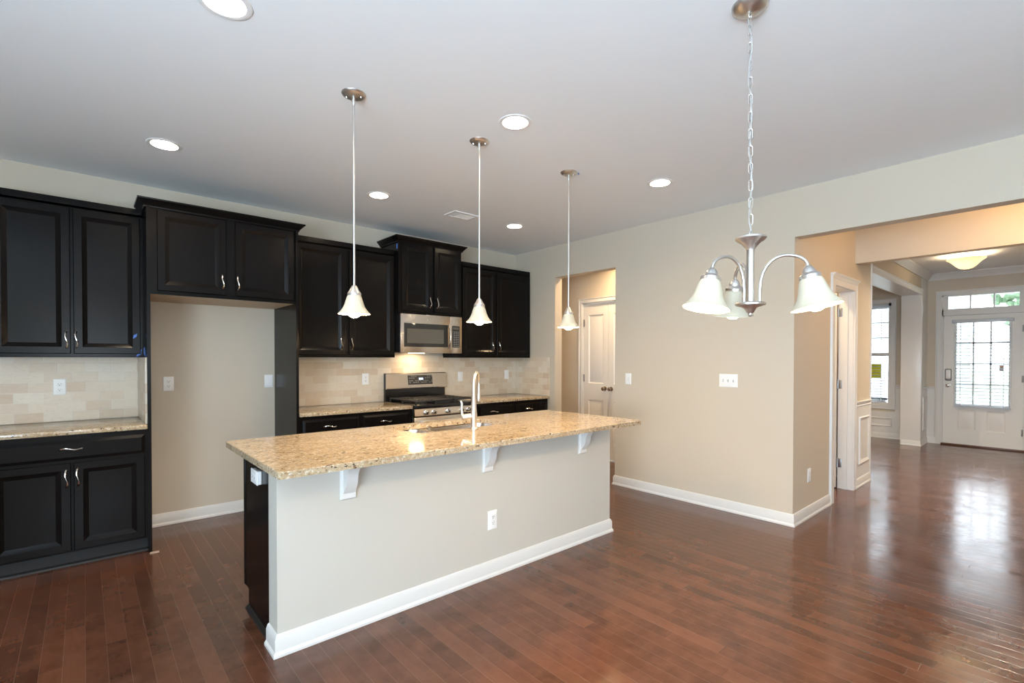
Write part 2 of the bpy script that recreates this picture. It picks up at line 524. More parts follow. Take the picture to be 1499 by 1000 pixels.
def one(mb, name, mat, label, cat, group=None, kind=None, **kw):
    """a thing that is one mesh; its origin is moved to the middle of its base"""
    o = mb.build(name, mat, **kw)
    vs = [v.co for v in o.data.vertices]
    c = Vector(((min(v.x for v in vs) + max(v.x for v in vs)) / 2, (min(v.y for v in vs) + max(v.y for v in vs)) / 2, min(v.z for v in vs)))
    if kind != 'structure' and mat not in ('tile_x', 'tile_y', 'granite'):
        o.data.transform(Matrix.Translation(-c)); o.location = c
        OFF[o.name] = c
    return tag(o, label, cat, group, kind)


def copy_tree(o, parent=None):
    kids = [c for c in list(o.children)]
    c = o.copy(); COL.objects.link(c)
    if parent is not None: c.parent = parent
    OFF[c.name] = OFF.get(o.name, Vector((0, 0, 0)))
    for k in kids: copy_tree(k, c)
    return c


def struct(mb, name, mat, label, cat, **kw): return one(mb, name, mat, label, cat, kind='structure', **kw)


H = 2.747
YC = -3.41
ZC = 0.905          # counter top height
# ------------------------------------------------------------------ room shell
b = MB(); b.box(-6.6, 6.05, -7.6, 1.0, -0.06, 0.0)
struct(b, 'floor', 'floor', 'dark cherry hardwood plank floor running through kitchen and hall', 'floor', smooth=False)
DOWN = [(-3.94, -1.02, 'recessed ceiling light above the corner of the left wall cabinet'),
        (-2.46, -1.03, 'recessed ceiling light between the first and second pendant rods'),
        (-0.965, -1.07, 'small recessed ceiling light closest to the corner of back and right walls'),
        (-3.92, -2.71, 'large recessed ceiling light cut by the top edge, nearest the camera'),
        (-2.44, -2.74, 'recessed ceiling light just right of the middle pendant canopy'),
        (-0.94, -2.76, 'recessed ceiling light between third pendant and chandelier chain')]
HALLD = [(0.55, -1.15), (2.9, -4.5), (3.7, -1.4), (1.0, -2.9)]
LR = 0.078


def circ(cx, cy, r, n=32): return [(cx + r * math.cos(2 * PI * k / n), cy + r * math.sin(2 * PI * k / n)) for k in range(n)]


b = MB()
b.plate_with_holes([(-6.7, -7.7), (6.2, -7.7), (6.2, 1.1), (-6.7, 1.1)], [circ(x, y, LR) for x, y, _ in DOWN] + [circ(x, y, LR) for x, y in HALLD], H)
b.box(-6.7, 6.2, -7.7, 1.1, H + 0.14, H + 0.2)
struct(b, 'ceiling', 'ceil', 'smooth white painted ceiling with recessed lights', 'ceiling', smooth=False, fix=False)

b = MB(); b.box(-6.7, 0.12, 0.0, 0.12, 0, H)
struct(b, 'wall_back', 'wall', 'beige painted kitchen wall behind the dark cabinets', 'wall', smooth=False)
b = MB()
b.box(0, 0.12, -0.732, 0.12, 0, H); b.box(0, 0.12, -1.633, -0.732, 2.362, H); b.box(0, 0.12, YC, -1.633, 0, H)
b.box(0, 0.12, -5.6, YC, 2.357, H); b.box(0, 0.12, -7.6, -5.6, 0, H)
struct(b, 'wall_right', 'wall', 'beige painted wall with pantry opening, wide hall opening and switches', 'wall', smooth=False)
b = MB()
b.box(0.12, 1.0, YC, YC + 0.13, 0, H); b.box(1.66, 2.33, YC, YC + 0.13, 0, H); b.box(1.0, 1.66, YC, YC + 0.13, 2.07, H)
struct(b, 'wall_hall', 'wall', 'beige hall wall with a white cased door, behind the chandelier', 'wall', smooth=False)
b = MB(); b.box(1.71, 1.83, -5.6, YC, 2.362, H)
struct(b, 'wall_beam', 'wall', 'dropped beige header across the hall before the entry', 'wall', smooth=False)
b = MB(); b.box(5.5, 6.05, -3.36, -3.13, 0, H)
struct(b, 'wall_stub', 'trim', 'white cased wall end standing between dining room and entry', 'column', smooth=False)
b = MB(); b.box(2.33, 5.5, -3.36, -3.13, 2.385, H)
struct(b, 'wall_dining', 'wall', 'beige header above the dining room opening', 'wall', smooth=False)
b = MB()
DY0, DY1 = -4.475, -3.54
WY0, WY1 = -2.885, -1.95
b.box(6.05, 6.2, -5.7, DY0, 0, H); b.box(6.05, 6.2, DY1, WY0, 0, H); b.box(6.05, 6.2, WY1, 1.0, 0, H)
b.box(6.05, 6.2, DY0, DY1, 2.385, H); b.box(6.05, 6.2, WY0, WY1, 0, 0.57); b.box(6.05, 6.2, WY0, WY1, 2.33, H)
struct(b, 'wall_front', 'wall', 'tan entry wall around front door and dining window', 'wall', smooth=False)
b = MB()
b.box(0.12, 6.05, -5.7, -5.6, 0, H)
struct(b, 'wall_entry', 'wall', 'beige side wall of the entry hall, outside the frame', 'wall', smooth=False)
b = MB()
b.box(0.93, 1.05, -0.375, 0.12, 0, H); b.box(0.93, 1.05, -1.25, -0.375, 2.145, H); b.box(0.93, 1.05, -2.4, -1.25, 0, H)
struct(b, 'wall_pantry', 'wall', 'warm lit beige wall around the white double pantry doors', 'wall', smooth=False)
b = MB()
b.box(0.12, 2.2, -2.52, -2.4, 0, H); b.box(0.12, 1.05, 0.12, 0.22, 0, H); b.box(2.2, 2.33, YC + 0.13, 1.0, 0, H); b.box(2.33, 6.05, 0.9, 1.0, 0, H)
struct(b, 'wall_inner', 'wall', 'beige partition walls of the rooms beyond the kitchen', 'wall', smooth=False)
b = MB()   # side wall with a large window behind the camera
b.box(-6.7, -6.6, -7.6, -6.95, 0, H); b.box(-6.7, -6.6, -4.25, 0.12, 0, H)
b.box(-6.7, -6.6, -6.95, -4.25, 0, 0.55); b.box(-6.7, -6.6, -6.95, -4.25, 2.35, H)
struct(b, 'wall_left', 'wall', 'beige side wall with a window, outside the frame', 'wall', smooth=False)
b = MB()
b.box(-6.7, -4.9, -7.7, -7.6, 0, H); b.box(-3.6, 0.12, -7.7, -7.6, 0, H); b.box(-4.9, -3.6, -7.7, -7.6, 2.3, H); b.box(-4.9, -3.6, -7.7, -7.6, 0, 0.75)
struct(b, 'wall_rear', 'wall', 'beige wall with a double window behind the camera', 'wall', smooth=False)
b = MB()
for y in (-6.95, -6.02, -5.12, -4.29): b.box(-6.69, -6.61, y, y + 0.04, 0.55, 2.35)
b.box(-6.69, -6.61, -6.95, -4.25, 0.55, 0.59); b.box(-6.69, -6.61, -6.95, -4.25, 2.31, 2.35); b.box(-6.68, -6.62, -6.95, -4.25, 1.43, 1.47)
struct(b, 'window_2', 'trim', 'white side window frame, outside the frame of the photo', 'window', smooth=False)
b = MB()
for x in (-4.9, -4.275, -3.65): b.box(x, x + 0.05, -7.68, -7.62, 0.75, 2.3)
b.box(-4.9, -3.6, -7.68, -7.62, 0.75, 0.80); b.box(-4.9, -3.6, -7.68, -7.62, 2.25, 2.3)
struct(b, 'window_3', 'trim', 'white double window frame behind the camera', 'window', smooth=False)

# baseboards
BASE = [(0, 0), (0.022, 0), (0.022, 0.012), (0.016, 0.022), (0.014, 0.024), (0.014, 0.078), (0.010, 0.088), (0.008, 0.095), (0.003, 0.100), (0, 0.100)]
def baseboard(name, path, side, label):
    b = MB(); b.sweep(path, BASE, side)
    return struct(b, name, 'trim', label, 'baseboard', ang=25)
baseboard('baseboard_back', [(-3.985, 0), (-3.005, 0)], -1, 'white baseboard at the back of the empty refrigerator niche')
baseboard('baseboard_left', [(-6.6, -4.25), (-6.6, 0), (-4.80, 0)], -1, 'white baseboard left of the kitchen cabinets, outside the frame')
baseboard('baseboard_right', [(0.12, -1.633), (0, -1.633), (0, YC), (0.918, YC)], -1, 'white baseboard along the switch wall and round its corner')
baseboard('baseboard_hall', [(1.745, YC), (2.315, YC)], -1, 'white baseboard under the wainscot panel past the hall door')
baseboard('baseboard_column', [(6.05, -3.36), (5.5, -3.36), (5.5, -3.13)], 1, 'white baseboard around the cased wall end')
baseboard('baseboard_entry', [(6.05, -3.49), (6.05, -3.36)], 1, 'short white baseboard beside the front door')
baseboard('baseboard_dining', [(6.05, -3.13), (6.05, 0.9)], 1, 'white baseboard under the dining room window')
baseboard('baseboard_pantry', [(0.93, 0.12), (0.93, -0.33)], -1, 'white baseboard beside the pantry doors')
KX0, KX1, KY0, KY1 = -3.68, -1.215, -2.494, -2.362
baseboard('baseboard_island', [(KX0, KY1), (KX0, KY0), (KX1, KY0), (KX1, KY1)], -1, 'white baseboard wrapped round the island knee wall')
b = MB(); b.box(KX0, KX1, KY0, KY1, 0, ZC - 0.032)
b.box(KX0 - 0.014, KX0, KY1 - 0.055, KY1, ZC - 0.062, ZC - 0.032, 0.004)
struct(b, 'wall_island', 'island_wall', 'off white knee wall forming the seating side of the island', 'wall', smooth=False)

# casings
CAS = [(0, 0), (0.0, 0.019), (0.010, 0.019), (0.028, 0.015), (0.058, 0.014), (0.066, 0.020), (0.080, 0.020), (0.083, 0.0)]
def casing(b, f, u0, u1, v1, w=0.083, sill=False, v0=0.0):
    """U-shaped profiled casing round an opening u0..u1, top v1 (profile from inner edge outwards)"""
    rs = []
    pts = [(u0, v0, -1, 0), (u0, v1, -1, 1), (u1, v1, 1, 1), (u1, v0, 1, 0)]
    if sill: pts = [(u0, v0, -1, -1), (u0, v1, -1, 1), (u1, v1, 1, 1), (u1, v0, 1, -1)]
    for u, v, su, sv in pts:
        rs.append([b.bm.verts.new(f(u + su * o * w / 0.083, v + sv * o * w / 0.083, d)) for o, d in CAS])
    seq = list(zip(rs, rs[1:])) + ([(rs[-1], rs[0])] if sill else [])
    for a, c in seq:
        for j in range(len(CAS)): b.bm.faces.new((a[j], a[(j + 1) % len(CAS)], c[(j + 1) % len(CAS)], c[j]))
    if not sill: b.bm.faces.new(rs[0][::-1]); b.bm.faces.new(rs[-1])


# hall door (open) in the return wall
fh = face_y(0, YC, 0)
b = MB(); casing(b, fh, 1.0, 1.66, 2.07)
b.box(0.992, 1.004, YC - 0.001, YC + 0.131, 0, 2.066); b.box(1.656, 1.668, YC - 0.001, YC + 0.131, 0, 2.066); b.box(0.992, 1.668, YC - 0.001, YC + 0.131, 2.065, 2.078)
b.box(1.645, 1.657, YC + 0.045, YC + 0.09, 0, 2.066)
b.sweep([(0.912, YC), (1.748, YC)], [(0, 2.142), (0.022, 2.145), (0.026, 2.155), (0.040, 2.168), (0.044, 2.178), (0, 2.178)], -1)
struct(b, 'trim_1', 'trim', 'white door casing with a crown cap on the hall wall', 'door casing', ang=25)
def panel_leaf(f, w, h, th, panels, mat_name='door'):
    b = MB()
    us = sorted({0, w, *[p[0] for p in panels], *[p[1] for p in panels]})
    vs = sorted({0, h, *[p[2] for p in panels], *[p[3] for p in panels]})
    for i in range(len(us) - 1):
        for j in range(len(vs) - 1):
            um, vm = (us[i] + us[i + 1]) / 2, (vs[j] + vs[j + 1]) / 2
            if any(p[0] < um < p[1] and p[2] < vm < p[3] for p in panels): continue
            b.bm.faces.new([b.bm.verts.new(f(u, v, 0)) for u, v in ((us[i], vs[j]), (us[i + 1], vs[j]), (us[i + 1], vs[j + 1]), (us[i], vs[j + 1]))])
    for p in panels:
        if len(p) > 4:
            b.rings(f, *p[:4], [(0, 0), (0.0, -th)], fill=False)
        else:
            b.rings(f, *p[:4], [(0, 0), (0.006, -0.004), (0.014, -0.011), (0.022, -0.011), (0.045, -0.003)])
    b.rings(f, 0, w, 0, h, [(0, 0), (0, -th)], fill=not any(len(p) > 4 for p in panels))
    bmesh.ops.remove_doubles(b.bm, verts=b.bm.verts[:], dist=1e-5)
    return b


def knob(b, f, u, v, d0, big=1.0):
    a, c = Vector(f(u, v, d0)), Vector(f(u, v, d0 + 1))
    q = (c - a).normalized().to_track_quat('Z', 'Y').to_matrix().to_4x4()
    b.lathe([(0, 0), (0.030 * big, 0), (0.030 * big, 0.006), (0.012 * big, 0.010), (0.011 * big, 0.026), (0.020 * big, 0.032), (0.027 * big, 0.044), (0.025 * big, 0.056), (0.012 * big, 0.063), (0, 0.064)], a, 24, q)


def hinge(b, f, u, v, d):
    b.fbox(f, u - 0.016, u + 0.016, v - 0.05, v + 0.05, d, d + 0.003, 0.001)
    p = [f(u, v - 0.05, d + 0.006), f(u, v + 0.05, d + 0.006)]
    b.tube(p, 0.006, 8)


dl = face_x(1.62, -2.625, 0.012)
leaf = panel_leaf(dl, 0.645, 2.05, 0.035, [(0.11, 0.535, 0.24, 0.82), (0.11, 0.535, 1.02, 1.92)])
d4 = struct(leaf, 'door_4', 'door', 'white panel door standing open inside the hall doorway', 'door', ang=20)
for z in (0.27, 1.10, 1.86):
    b = MB(); b.box(1.6535, 1.6558, YC + 0.095, YC + 0.128, z - 0.045, z + 0.045, 0.001); b.tube([(1.652, YC + 0.131, z - 0.045), (1.652, YC + 0.131, z + 0.045)], 0.006, 8)
    b.build('hinge', 'hinge', d4)
# wainscot on the wall past that door
b = MB()
b.box(1.745, 2.322, YC - 0.006, YC, 0.09, 0.90)
b.sweep([(1.745, YC), (2.322, YC)], [(0, 0.86), (0.010, 0.86), (0.014, 0.868), (0.010, 0.876), (0.010, 0.892), (0.024, 0.902), (0.026, 0.915), (0, 0.918)], -1)
f = face_y(0, YC - 0.006, 0)
def frame_moulding(b, f, u0, u1, v0, v1, w=0.035):
    b.rings(f, u0, u1, v0, v1, [(0, 0), (0.002, 0.010), (0.010, 0.014), (0.018, 0.010), (w, 0.004), (w, 0)], fill=False)
frame_moulding(b, f, 1.875, 2.255, 0.24, 0.745)
b.box(2.315, 2.335, YC - 0.012, YC + 0.135, 0, 2.46)
struct(b, 'trim_2', 'trim', 'white wainscot with chair rail and box panel past the hall door', 'wainscot', ang=25)
# cased opening to the dining room
b = MB()
b.box(2.335, 5.5, -3.372, -3.12, 2.375, 2.385)
b.sweep([(2.335, -3.36), (5.51, -3.36)], [(0, 2.372), (0.014, 2.372), (0.016, 2.40), (0.022, 2.415), (0.018, 2.425), (0.026, 2.452), (0, 2.458)], -1)
b.box(2.335, 5.5, -3.13, -3.115, 2.372, 2.455)
b.box(5.51, 5.585, -3.374, -3.36, 0.10, 2.43, 0.003); b.box(5.488, 5.5, -3.372, -3.118, 0, 2.38, 0.003)
struct(b, 'trim_3', 'trim', 'white casing and soffit of the dining room opening', 'casing', ang=25)
# crown of the entry
CROWN = [(0, H - 0.105), (0.010, H - 0.105), (0.014, H - 0.092), (0.030, H - 0.070), (0.058, H - 0.030), (0.070, H - 0.018), (0.074, H - 0.001), (0, H - 0.001)]
b = MB(); b.sweep([(1.83, -3.36), (6.05, -3.36), (6.05, -5.6)], CROWN, -1)
struct(b, 'trim_4', 'trim', 'white crown moulding around the entry ceiling', 'crown moulding', ang=25)
# entry + dining wainscot on the front wall
b = MB()
RAIL = [(0, 0.865), (0.010, 0.865), (0.014, 0.873), (0.010, 0.880), (0.010, 0.895), (0.024, 0.905), (0.026, 0.918), (0, 0.92)]
b.box(6.044, 6.05, -3.46, -3.36, 0.09, 0.88); b.sweep([(6.05, -3.46), (6.05, -3.36), (5.585, -3.36)], RAIL, 1)
b.box(5.585, 6.05, -3.366, -3.36, 0.09, 0.88); frame_moulding(b, face_y(0, -3.366, 0), 5.68, 5.98, 0.24, 0.76)
struct(b, 'trim_5', 'trim', 'white wainscot in the corner beside the front door', 'wainscot', ang=25)
b = MB()
b.box(6.044, 6.05, -3.13, WY0 - 0.06, 0.09, 0.88); b.box(6.044, 6.05, WY0 - 0.06, WY1 + 0.09, 0.09, 0.46); b.box(6.044, 6.05, WY1 + 0.09, 0.9, 0.09, 0.88)
b.sweep([(6.05, -3.13), (6.05, WY0 - 0.06)], RAIL, 1); b.sweep([(6.05, WY1 + 0.09), (6.05, 0.9)], RAIL, 1)
frame_moulding(b, face_x(6.044, 0, 0), 1.98, 2.905, 0.205, 0.36)
struct(b, 'trim_6', 'trim', 'white wainscot with a low box panel under the dining window', 'wainscot', ang=25)

# front door with transom
fx = face_x(6.05, 0, 0)
b = MB()
casing(b, fx, 3.54, 4.475, 2.385, 0.075)
for u0, u1, v0, v1 in ((3.54, 3.556, 0, 2.385), (4.459, 4.475, 0, 2.385), (3.54, 4.475, 2.365, 2.385), (3.54, 4.475, 2.062, 2.165)):
    b.fbox(fx, u0, u1, v0, v1, -0.13, 0.0)
b.fbox(fx, 3.54, 4.475, 2.03, 2.10, -0.13, -0.058); b.fbox(fx, 3.54, 3.575, 0, 2.1, -0.13, -0.058); b.fbox(fx, 4.44, 4.475, 0, 2.1, -0.13, -0.058)
b.fbox(fx, 3.556, 3.612, 2.165, 2.365, -0.06, 0.0); b.fbox(fx, 4.405, 4.459, 2.165, 2.365, -0.06, 0.0)
for u in (3.872, 4.138): b.fbox(fx, u - 0.009, u + 0.009, 2.165, 2.365, -0.05, -0.012)
tr = struct(b, 'trim_7', 'trim', 'white frame and three light transom over the front door', 'door frame', ang=25)
b = MB(); b.fbox(fx, 3.6, 4.42, 2.16, 2.37, -0.04, -0.036); b.build('pane', 'glass', tr)
fd = face_x(6.062, -3.559, 0.024)
GU0, GU1, GV0, GV1 = 0.158, 0.742, 0.625, 1.915
leaf = panel_leaf(fd, 0.897, 2.028, 0.044, [(GU0, GU1, GV0, GV1, 'hole'), (0.175, 0.385, 0.225, 0.54), (0.505, 0.715, 0.225, 0.54)])
fdoor = struct(leaf, 'door_1', 'door', 'white front door with blind covered glass at the far end of the entry', 'door', ang=20)
b = MB(); b.fbox(fd, GU0, GU1, GV0, GV1, -0.026, -0.02); b.build('pane', 'glass', fdoor)
b = MB()
for k in (1, 2): u = GU0 + (GU1 - GU0) * k / 3; b.fbox(fd, u - 0.011, u + 0.011, GV0, GV1, -0.019, -0.008)
for k in (1, 2, 3): v = GV0 + (GV1 - GV0) * k / 4; b.fbox(fd, GU0, GU1, v - 0.011, v + 0.011, -0.019, -0.008)
b.rings(fd, GU0 - 0.03, GU1 + 0.03, GV0 - 0.03, GV1 + 0.03, [(0, 0), (0.004, 0.010), (0.024, 0.012), (0.030, 0.004), (0.032, -0.03)], fill=False)
b.build('muntin_grid', 'door', fdoor)
b = MB(); knob(b, fd, 0.064, 0.925, 0); b.build('knob', 'nickel', fdoor)
b = MB(); b.fbox(fd, 0.026, 0.104, 1.0, 1.19, 0.0, 0.022, 0.018); lk = b.build('smart_lock', 'hinge', fdoor)
b = MB(); b.fbox(fd, 0.036, 0.094, 1.03, 1.175, 0.022, 0.028, 0.012); b.build('lock_cover', 'plate', lk)
for z in (0.25, 1.05, 1.80):
    b = MB(); hinge(b, fd, 0.893, z, 0.0); b.build('hinge', 'hinge', fdoor)
b = MB(); b.box(6.01, 6.2, -4.474, -3.541, 0, 0.0235, 0.004)
struct(b, 'trim_8', 'threshold', 'brown oak threshold under the front door', 'threshold')


def blind(name, label, f, u0, u1, vtop, vbot, val_h, d, n, group=None):
    c = f((u0 + u1) / 2, vbot, d)
    t = thing(name, label, 'blind', c, group)
    b = MB(); b.fbox(f, u0 - 0.03, u1 + 0.03, vtop - val_h, vtop, d - 0.004, d + 0.062, 0.006); b.build('valance', 'blind', t)
    b = MB()
    for k in range(n):
        v = vbot + 0.03 + (vtop - val_h - vbot - 0.03) * k / n
        b.prism([(d + 0.004, v + 0.004), (d + 0.05, v - 0.004), (d + 0.05, v - 0.001), (d + 0.027, v + 0.0035), (d + 0.004, v + 0.007)], lambda a, bb, w: f(w, bb, a), u0, u1)
    b.build('slats', 'blind', t)
    b = MB(); b.fbox(f, u0, u1, vbot - 0.012, vbot + 0.012, d + 0.004, d + 0.052, 0.004); b.build('bottom_rail', 'blind', t)
    b = MB()
    for u in (u0 + 0.07, u1 - 0.07): b.fbox(f, u - 0.004, u + 0.004, vbot, vtop, d + 0.051, d + 0.052)
    b.build('ladder_tape', 'blind', t)
    return t


blind('window_blind', 'white slatted blind hanging over the front door glass', face_x(6.05, 0, 0), 3.70, 4.322, 1.985, 0.63, 0.05, 0.006, 25)
b = MB(); b.fbox(fd, 0.64, 0.69, 1.16, 1.245, -0.0195, -0.019); st = one(b, 'paper_sticker', 'sticker', 'small brown paper sticker on the front door glass', 'sticker')
b = MB(); b.fbox(fd, 0.64, 0.69, 1.222, 1.245, -0.019, -0.0186); b.build('sticker_band', 'stickertop', st)

# dining window
b = MB()
casing(b, fx, -WY1, -WY0, 2.33, 0.068, True, 0.57)
for u0, u1, v0, v1, d0, d1 in ((1.95, 1.995, .57, 2.33, -0.1, -0.03), (2.84, 2.885, .57, 2.33, -0.1, -0.03), (1.95, 2.885, .57, .615, -0.1, -0.02), (1.95, 2.885, 2.28, 2.33, -0.1, -0.03), (1.95, 2.885, 1.42, 1.475, -0.1, -0.045)):
    b.fbox(fx, u0, u1, v0, v1, d0, d1)
for v in (1.735, 2.0): b.fbox(fx, 1.99, 2.845, v - 0.009, v + 0.009, -0.085, -0.065)
for u in (2.275, 2.56): b.fbox(fx, u - 0.009, u + 0.009, 1.47, 2.29, -0.085, -0.065)
win = struct(b, 'window_1', 'trim', 'white sash window in the dining room beyond the hall corner', 'window', ang=25)
b = MB(); b.fbox(fx, 1.97, 2.865, 0.59, 2.31, -0.08, -0.076); b.build('pane', 'glass', win)
blind('window_blind', 'white slatted blind hanging in the dining room window', face_x(6.115, 0, 0), 2.02, 2.815, 2.30, 0.62, 0.06, 0.0, 33)
b = MB(); b.fbox(fx, 2.47, 2.735, 1.03, 1.285, -0.0755, -0.0745); ys = one(b, 'paper_notice', 'yellowsheet', 'yellow paper notice stuck on the dining window glass', 'notice')
b = MB()
for k in range(4): b.fbox(fx, 2.50, 2.70, 1.07 + k * 0.055, 1.078 + k * 0.055, -0.0745, -0.0742)
b.build('printed_lines', 'keys', ys)

# pantry doors
fp = face_x(0.93, 0, 0)
b = MB(); casing(b, fp, 0.375, 1.25, 2.145, 0.06)
for u0, u1, v0, v1 in ((0.375, 0.385, 0, 2.145), (1.24, 1.25, 0, 2.145), (0.375, 1.25, 2.137, 2.145)): b.fbox(fp, u0, u1, v0, v1, -0.11, 0.0)
struct(b, 'trim_9', 'trim', 'white casing around the double pantry doors', 'door casing', ang=25)
for i, (u0, lab, hs) in enumerate(((0.387, 'white two panel pantry door with visible hinges, left leaf of the pair', 0.004), (0.8155, 'white two panel pantry door, right leaf cut off by the opening edge', 0.420))):
    f = face_x(0.945, -u0, 0.018)
    lf = panel_leaf(f, 0.424, 2.112, 0.035, [(0.085, 0.345, 1.01, 1.955), (0.085, 0.345, 0.19, 0.78)])
    d = struct(lf, 'door_%d' % (2 + i), 'door', lab, 'door', ang=20)
    b = MB(); knob(b, f, 0.375 if i == 0 else 0.05, 0.945, 0.0); b.build('knob', 'bronze', d)
    for z in (0.22, 1.08, 1.85):
        b = MB(); hinge(b, f, hs, z, 0.0); b.build('hinge', 'hinge', d)

# ------------------------------------------------------------------ kitchen: cabinets
def pull(b, f, u, v, d, vert=True, ln=0.112):
    """wavy arched bar pull"""
    pts, rad = [], []
    n = 14
    for i in range(n + 1):
        t = i / n
        a = (t - 0.5) * ln
        dd = d + 0.026 * math.sin(PI * t) ** 0.6
        wv = 0.006 * math.sin(2 * PI * t)
        pts.append(f(u + wv, v + a, dd) if vert else f(u + a, v + wv, dd))
        rad.append(0.0042 + 0.0022 * abs(math.cos(PI * t)) - 0.0008 * math.sin(PI * t))
    pts = [f(u, v - ln / 2, d - 0.001) if vert else f(u - ln / 2, v, d - 0.001)] + pts + [f(u, v + ln / 2, d - 0.001) if vert else f(u + ln / 2, v, d - 0.001)]
    b.tube(pts, [0.0068] + rad + [0.0068], 10)


DOORSTEPS = [(0, 0), (0, 0.015), (0.004, 0.020), (0.046, 0.020), (0.050, 0.0175), (0.074, 0.0075), (0.078, 0.0075)]
DRAWSTEPS = [(0, 0), (0, 0.010), (0.020, 0.020)]
def cab_front(parent, name, x0, x1, z0, z1, yface, handle=None, wide=False):
    f = face_y(0, yface, 0)
    b = MB(); b.rings(f, x0, x1, z0, z1, DRAWSTEPS if name == 'drawer' else DOORSTEPS, back=True)
    d = b.build(name, 'cab', parent, ang=12)
    if handle:
        b = MB(); pull(b, f, handle[0], handle[1], 0.020, handle[2]); b.build('handle', 'chrome', d)
    return d


def crown_cab(parent, path, z0, z1, side=1):
    pr = [(0, z0), (0.012, z0), (0.014, z0 + 0.010), (0.022, z0 + 0.02), (0.044, z1 - 0.014), (0.050, z1 - 0.010), (0.052, z1), (0, z1)]
    b = MB(); b.sweep(path, pr, side)
    return b.build('crown_moulding', 'cab', parent, ang=25)


def wall_cab(label, x0, x1, z0, z1, depth, doors, crown_z, crown_path=None, under=None):
    t = thing('wall_cabinet', label, 'cabinet', ((x0 + x1) / 2, -depth / 2, z0))
    y = -depth + 0.02
    b = MB(); b.box(x0, x1, y, -0.002, z0 + (0.006 if under else 0), z1); b.build('body', 'cab', t, smooth=False)
    if under:
        b = MB(); b.box(x0 + 0.004, x1 - 0.004, y + 0.02, -0.004, z0, z0 + 0.0055); b.build('underside_panel', under, t, smooth=False)
        b = MB(); b.box(x0, x1, y, y + 0.019, z0, z0 + 0.0055); b.build('bottom_rail', 'cab', t, smooth=False)
    for d in doors: cab_front(t, 'door', d[0], d[1], d[2], d[3], y, d[4])
    if crown_path: crown_cab(t, crown_path, *crown_z)
    return t


wall_cab('tall black wall cabinet over the tiled counter left of the refrigerator niche', -4.80, -4.006, 1.375, 2.43, 0.33,
         [(-4.785, -4.407, 1.40, 2.405, (-4.43, 1.497, True)), (-4.392, -4.022, 1.40, 2.405, (-4.378, 1.50, True))],
         (2.415, 2.475), [(-4.80, -0.31), (-4.006, -0.31)], None)
fc = wall_cab('black two door cabinet bridging the top of the empty refrigerator niche', -3.985, -3.005, 1.825, 2.445, 0.62,
              [(-3.945, -3.515, 1.85, 2.425, (-3.541, 1.95, True)), (-3.452, -3.018, 1.85, 2.425, (-3.437, 1.95, True))],
              (2.432, 2.49), None, 'maple')
crown_cab(fc, [(-4.006, -0.33), (-4.006, -0.60), (-2.984, -0.60), (-2.984, -0.002)], 2.432, 2.49, -1)
wall_cab('black two door wall cabinet between refrigerator niche and microwave', -2.984, -1.936, 1.378, 2.43, 0.33,
         [(-2.925, -2.455, 1.40, 2.41, (-2.507, 1.51, True)), (-2.424, -1.955, 1.40, 2.41, (-2.402, 1.51, True))],
         (2.42, 2.478), [(-2.93, -0.31), (-1.936, -0.31)])
wc = wall_cab('raised black cabinet with two short doors above the microwave', -1.932, -1.156, 1.835, 2.585, 0.405,
              [(-1.905, -1.548, 1.86, 2.555, (-1.573, 1.965, True)), (-1.515, -1.172, 1.86, 2.555, (-1.485, 1.965, True))],
              (2.555, 2.615), None)
crown_cab(wc, [(-1.932, -0.002), (-1.932, -0.385), (-1.156, -0.385), (-1.156, -0.002)], 2.555, 2.615, -1)
wall_cab('black two door wall cabinet in the corner right of the microwave', -1.152, -0.026, 1.378, 2.43, 0.33,
         [(-1.098, -0.607, 1.40, 2.41, (-0.662, 1.51, True)), (-0.583, -0.05, 1.40, 2.41, (-0.556, 1.51, True))],
         (2.42, 2.478), [(-1.152, -0.31), (-0.026, -0.31)])
# tall side panels of the refrigerator niche
b = MB(); b.box(-4.006, -3.985, -0.622, -0.002, 0, 2.44)
one(b, 'end_panel', 'cab', 'tall black panel on the left edge of the refrigerator niche', 'panel', smooth=False)
b = MB(); b.box(-3.005, -2.984, -0.622, -0.002, 0, 2.44)
one(b, 'end_panel', 'cab', 'tall glossy black panel on the inner right side of the refrigerator niche', 'panel', smooth=False)
b = MB(); b.prism([(-0.03, -0.004), (0.022, -0.014), (0.024, 0.006), (-0.024, 0.012)], face_up(-3.972, -0.655, 0.0), 0.0, 0.008)
one(b, 'wood_shim', 'shim', 'small wood shim on the floor at the foot of the niche panel', 'shim')


def base_cab(label, x0, x1, drawers, doors, panels=True):
    t = thing('base_cabinet', label, 'cabinet', ((x0 + x1) / 2, -0.3, 0))
    y = -0.61
    b = MB(); b.box(x0, x1, y, -0.002, 0.105, ZC - 0.032); b.build('body', 'cab', t, smooth=False)
    b = MB(); b.box(x0, x1, -0.545, -0.01, 0.0, 0.105)
    b.sweep([(x0, -0.545), (x1, -0.545)], [(0, 0.0), (0.016, 0.0), (0.014, 0.010), (0.004, 0.018), (0, 0.02)], -1)
    b.build('toe_kick', 'blacktoe', t, smooth=False)
    for d in drawers: cab_front(t, 'drawer', *d[:4], y, (*d[4], False))
    for d in doors: cab_front(t, 'door', *d[:4], y, (*d[4], True))
    return t


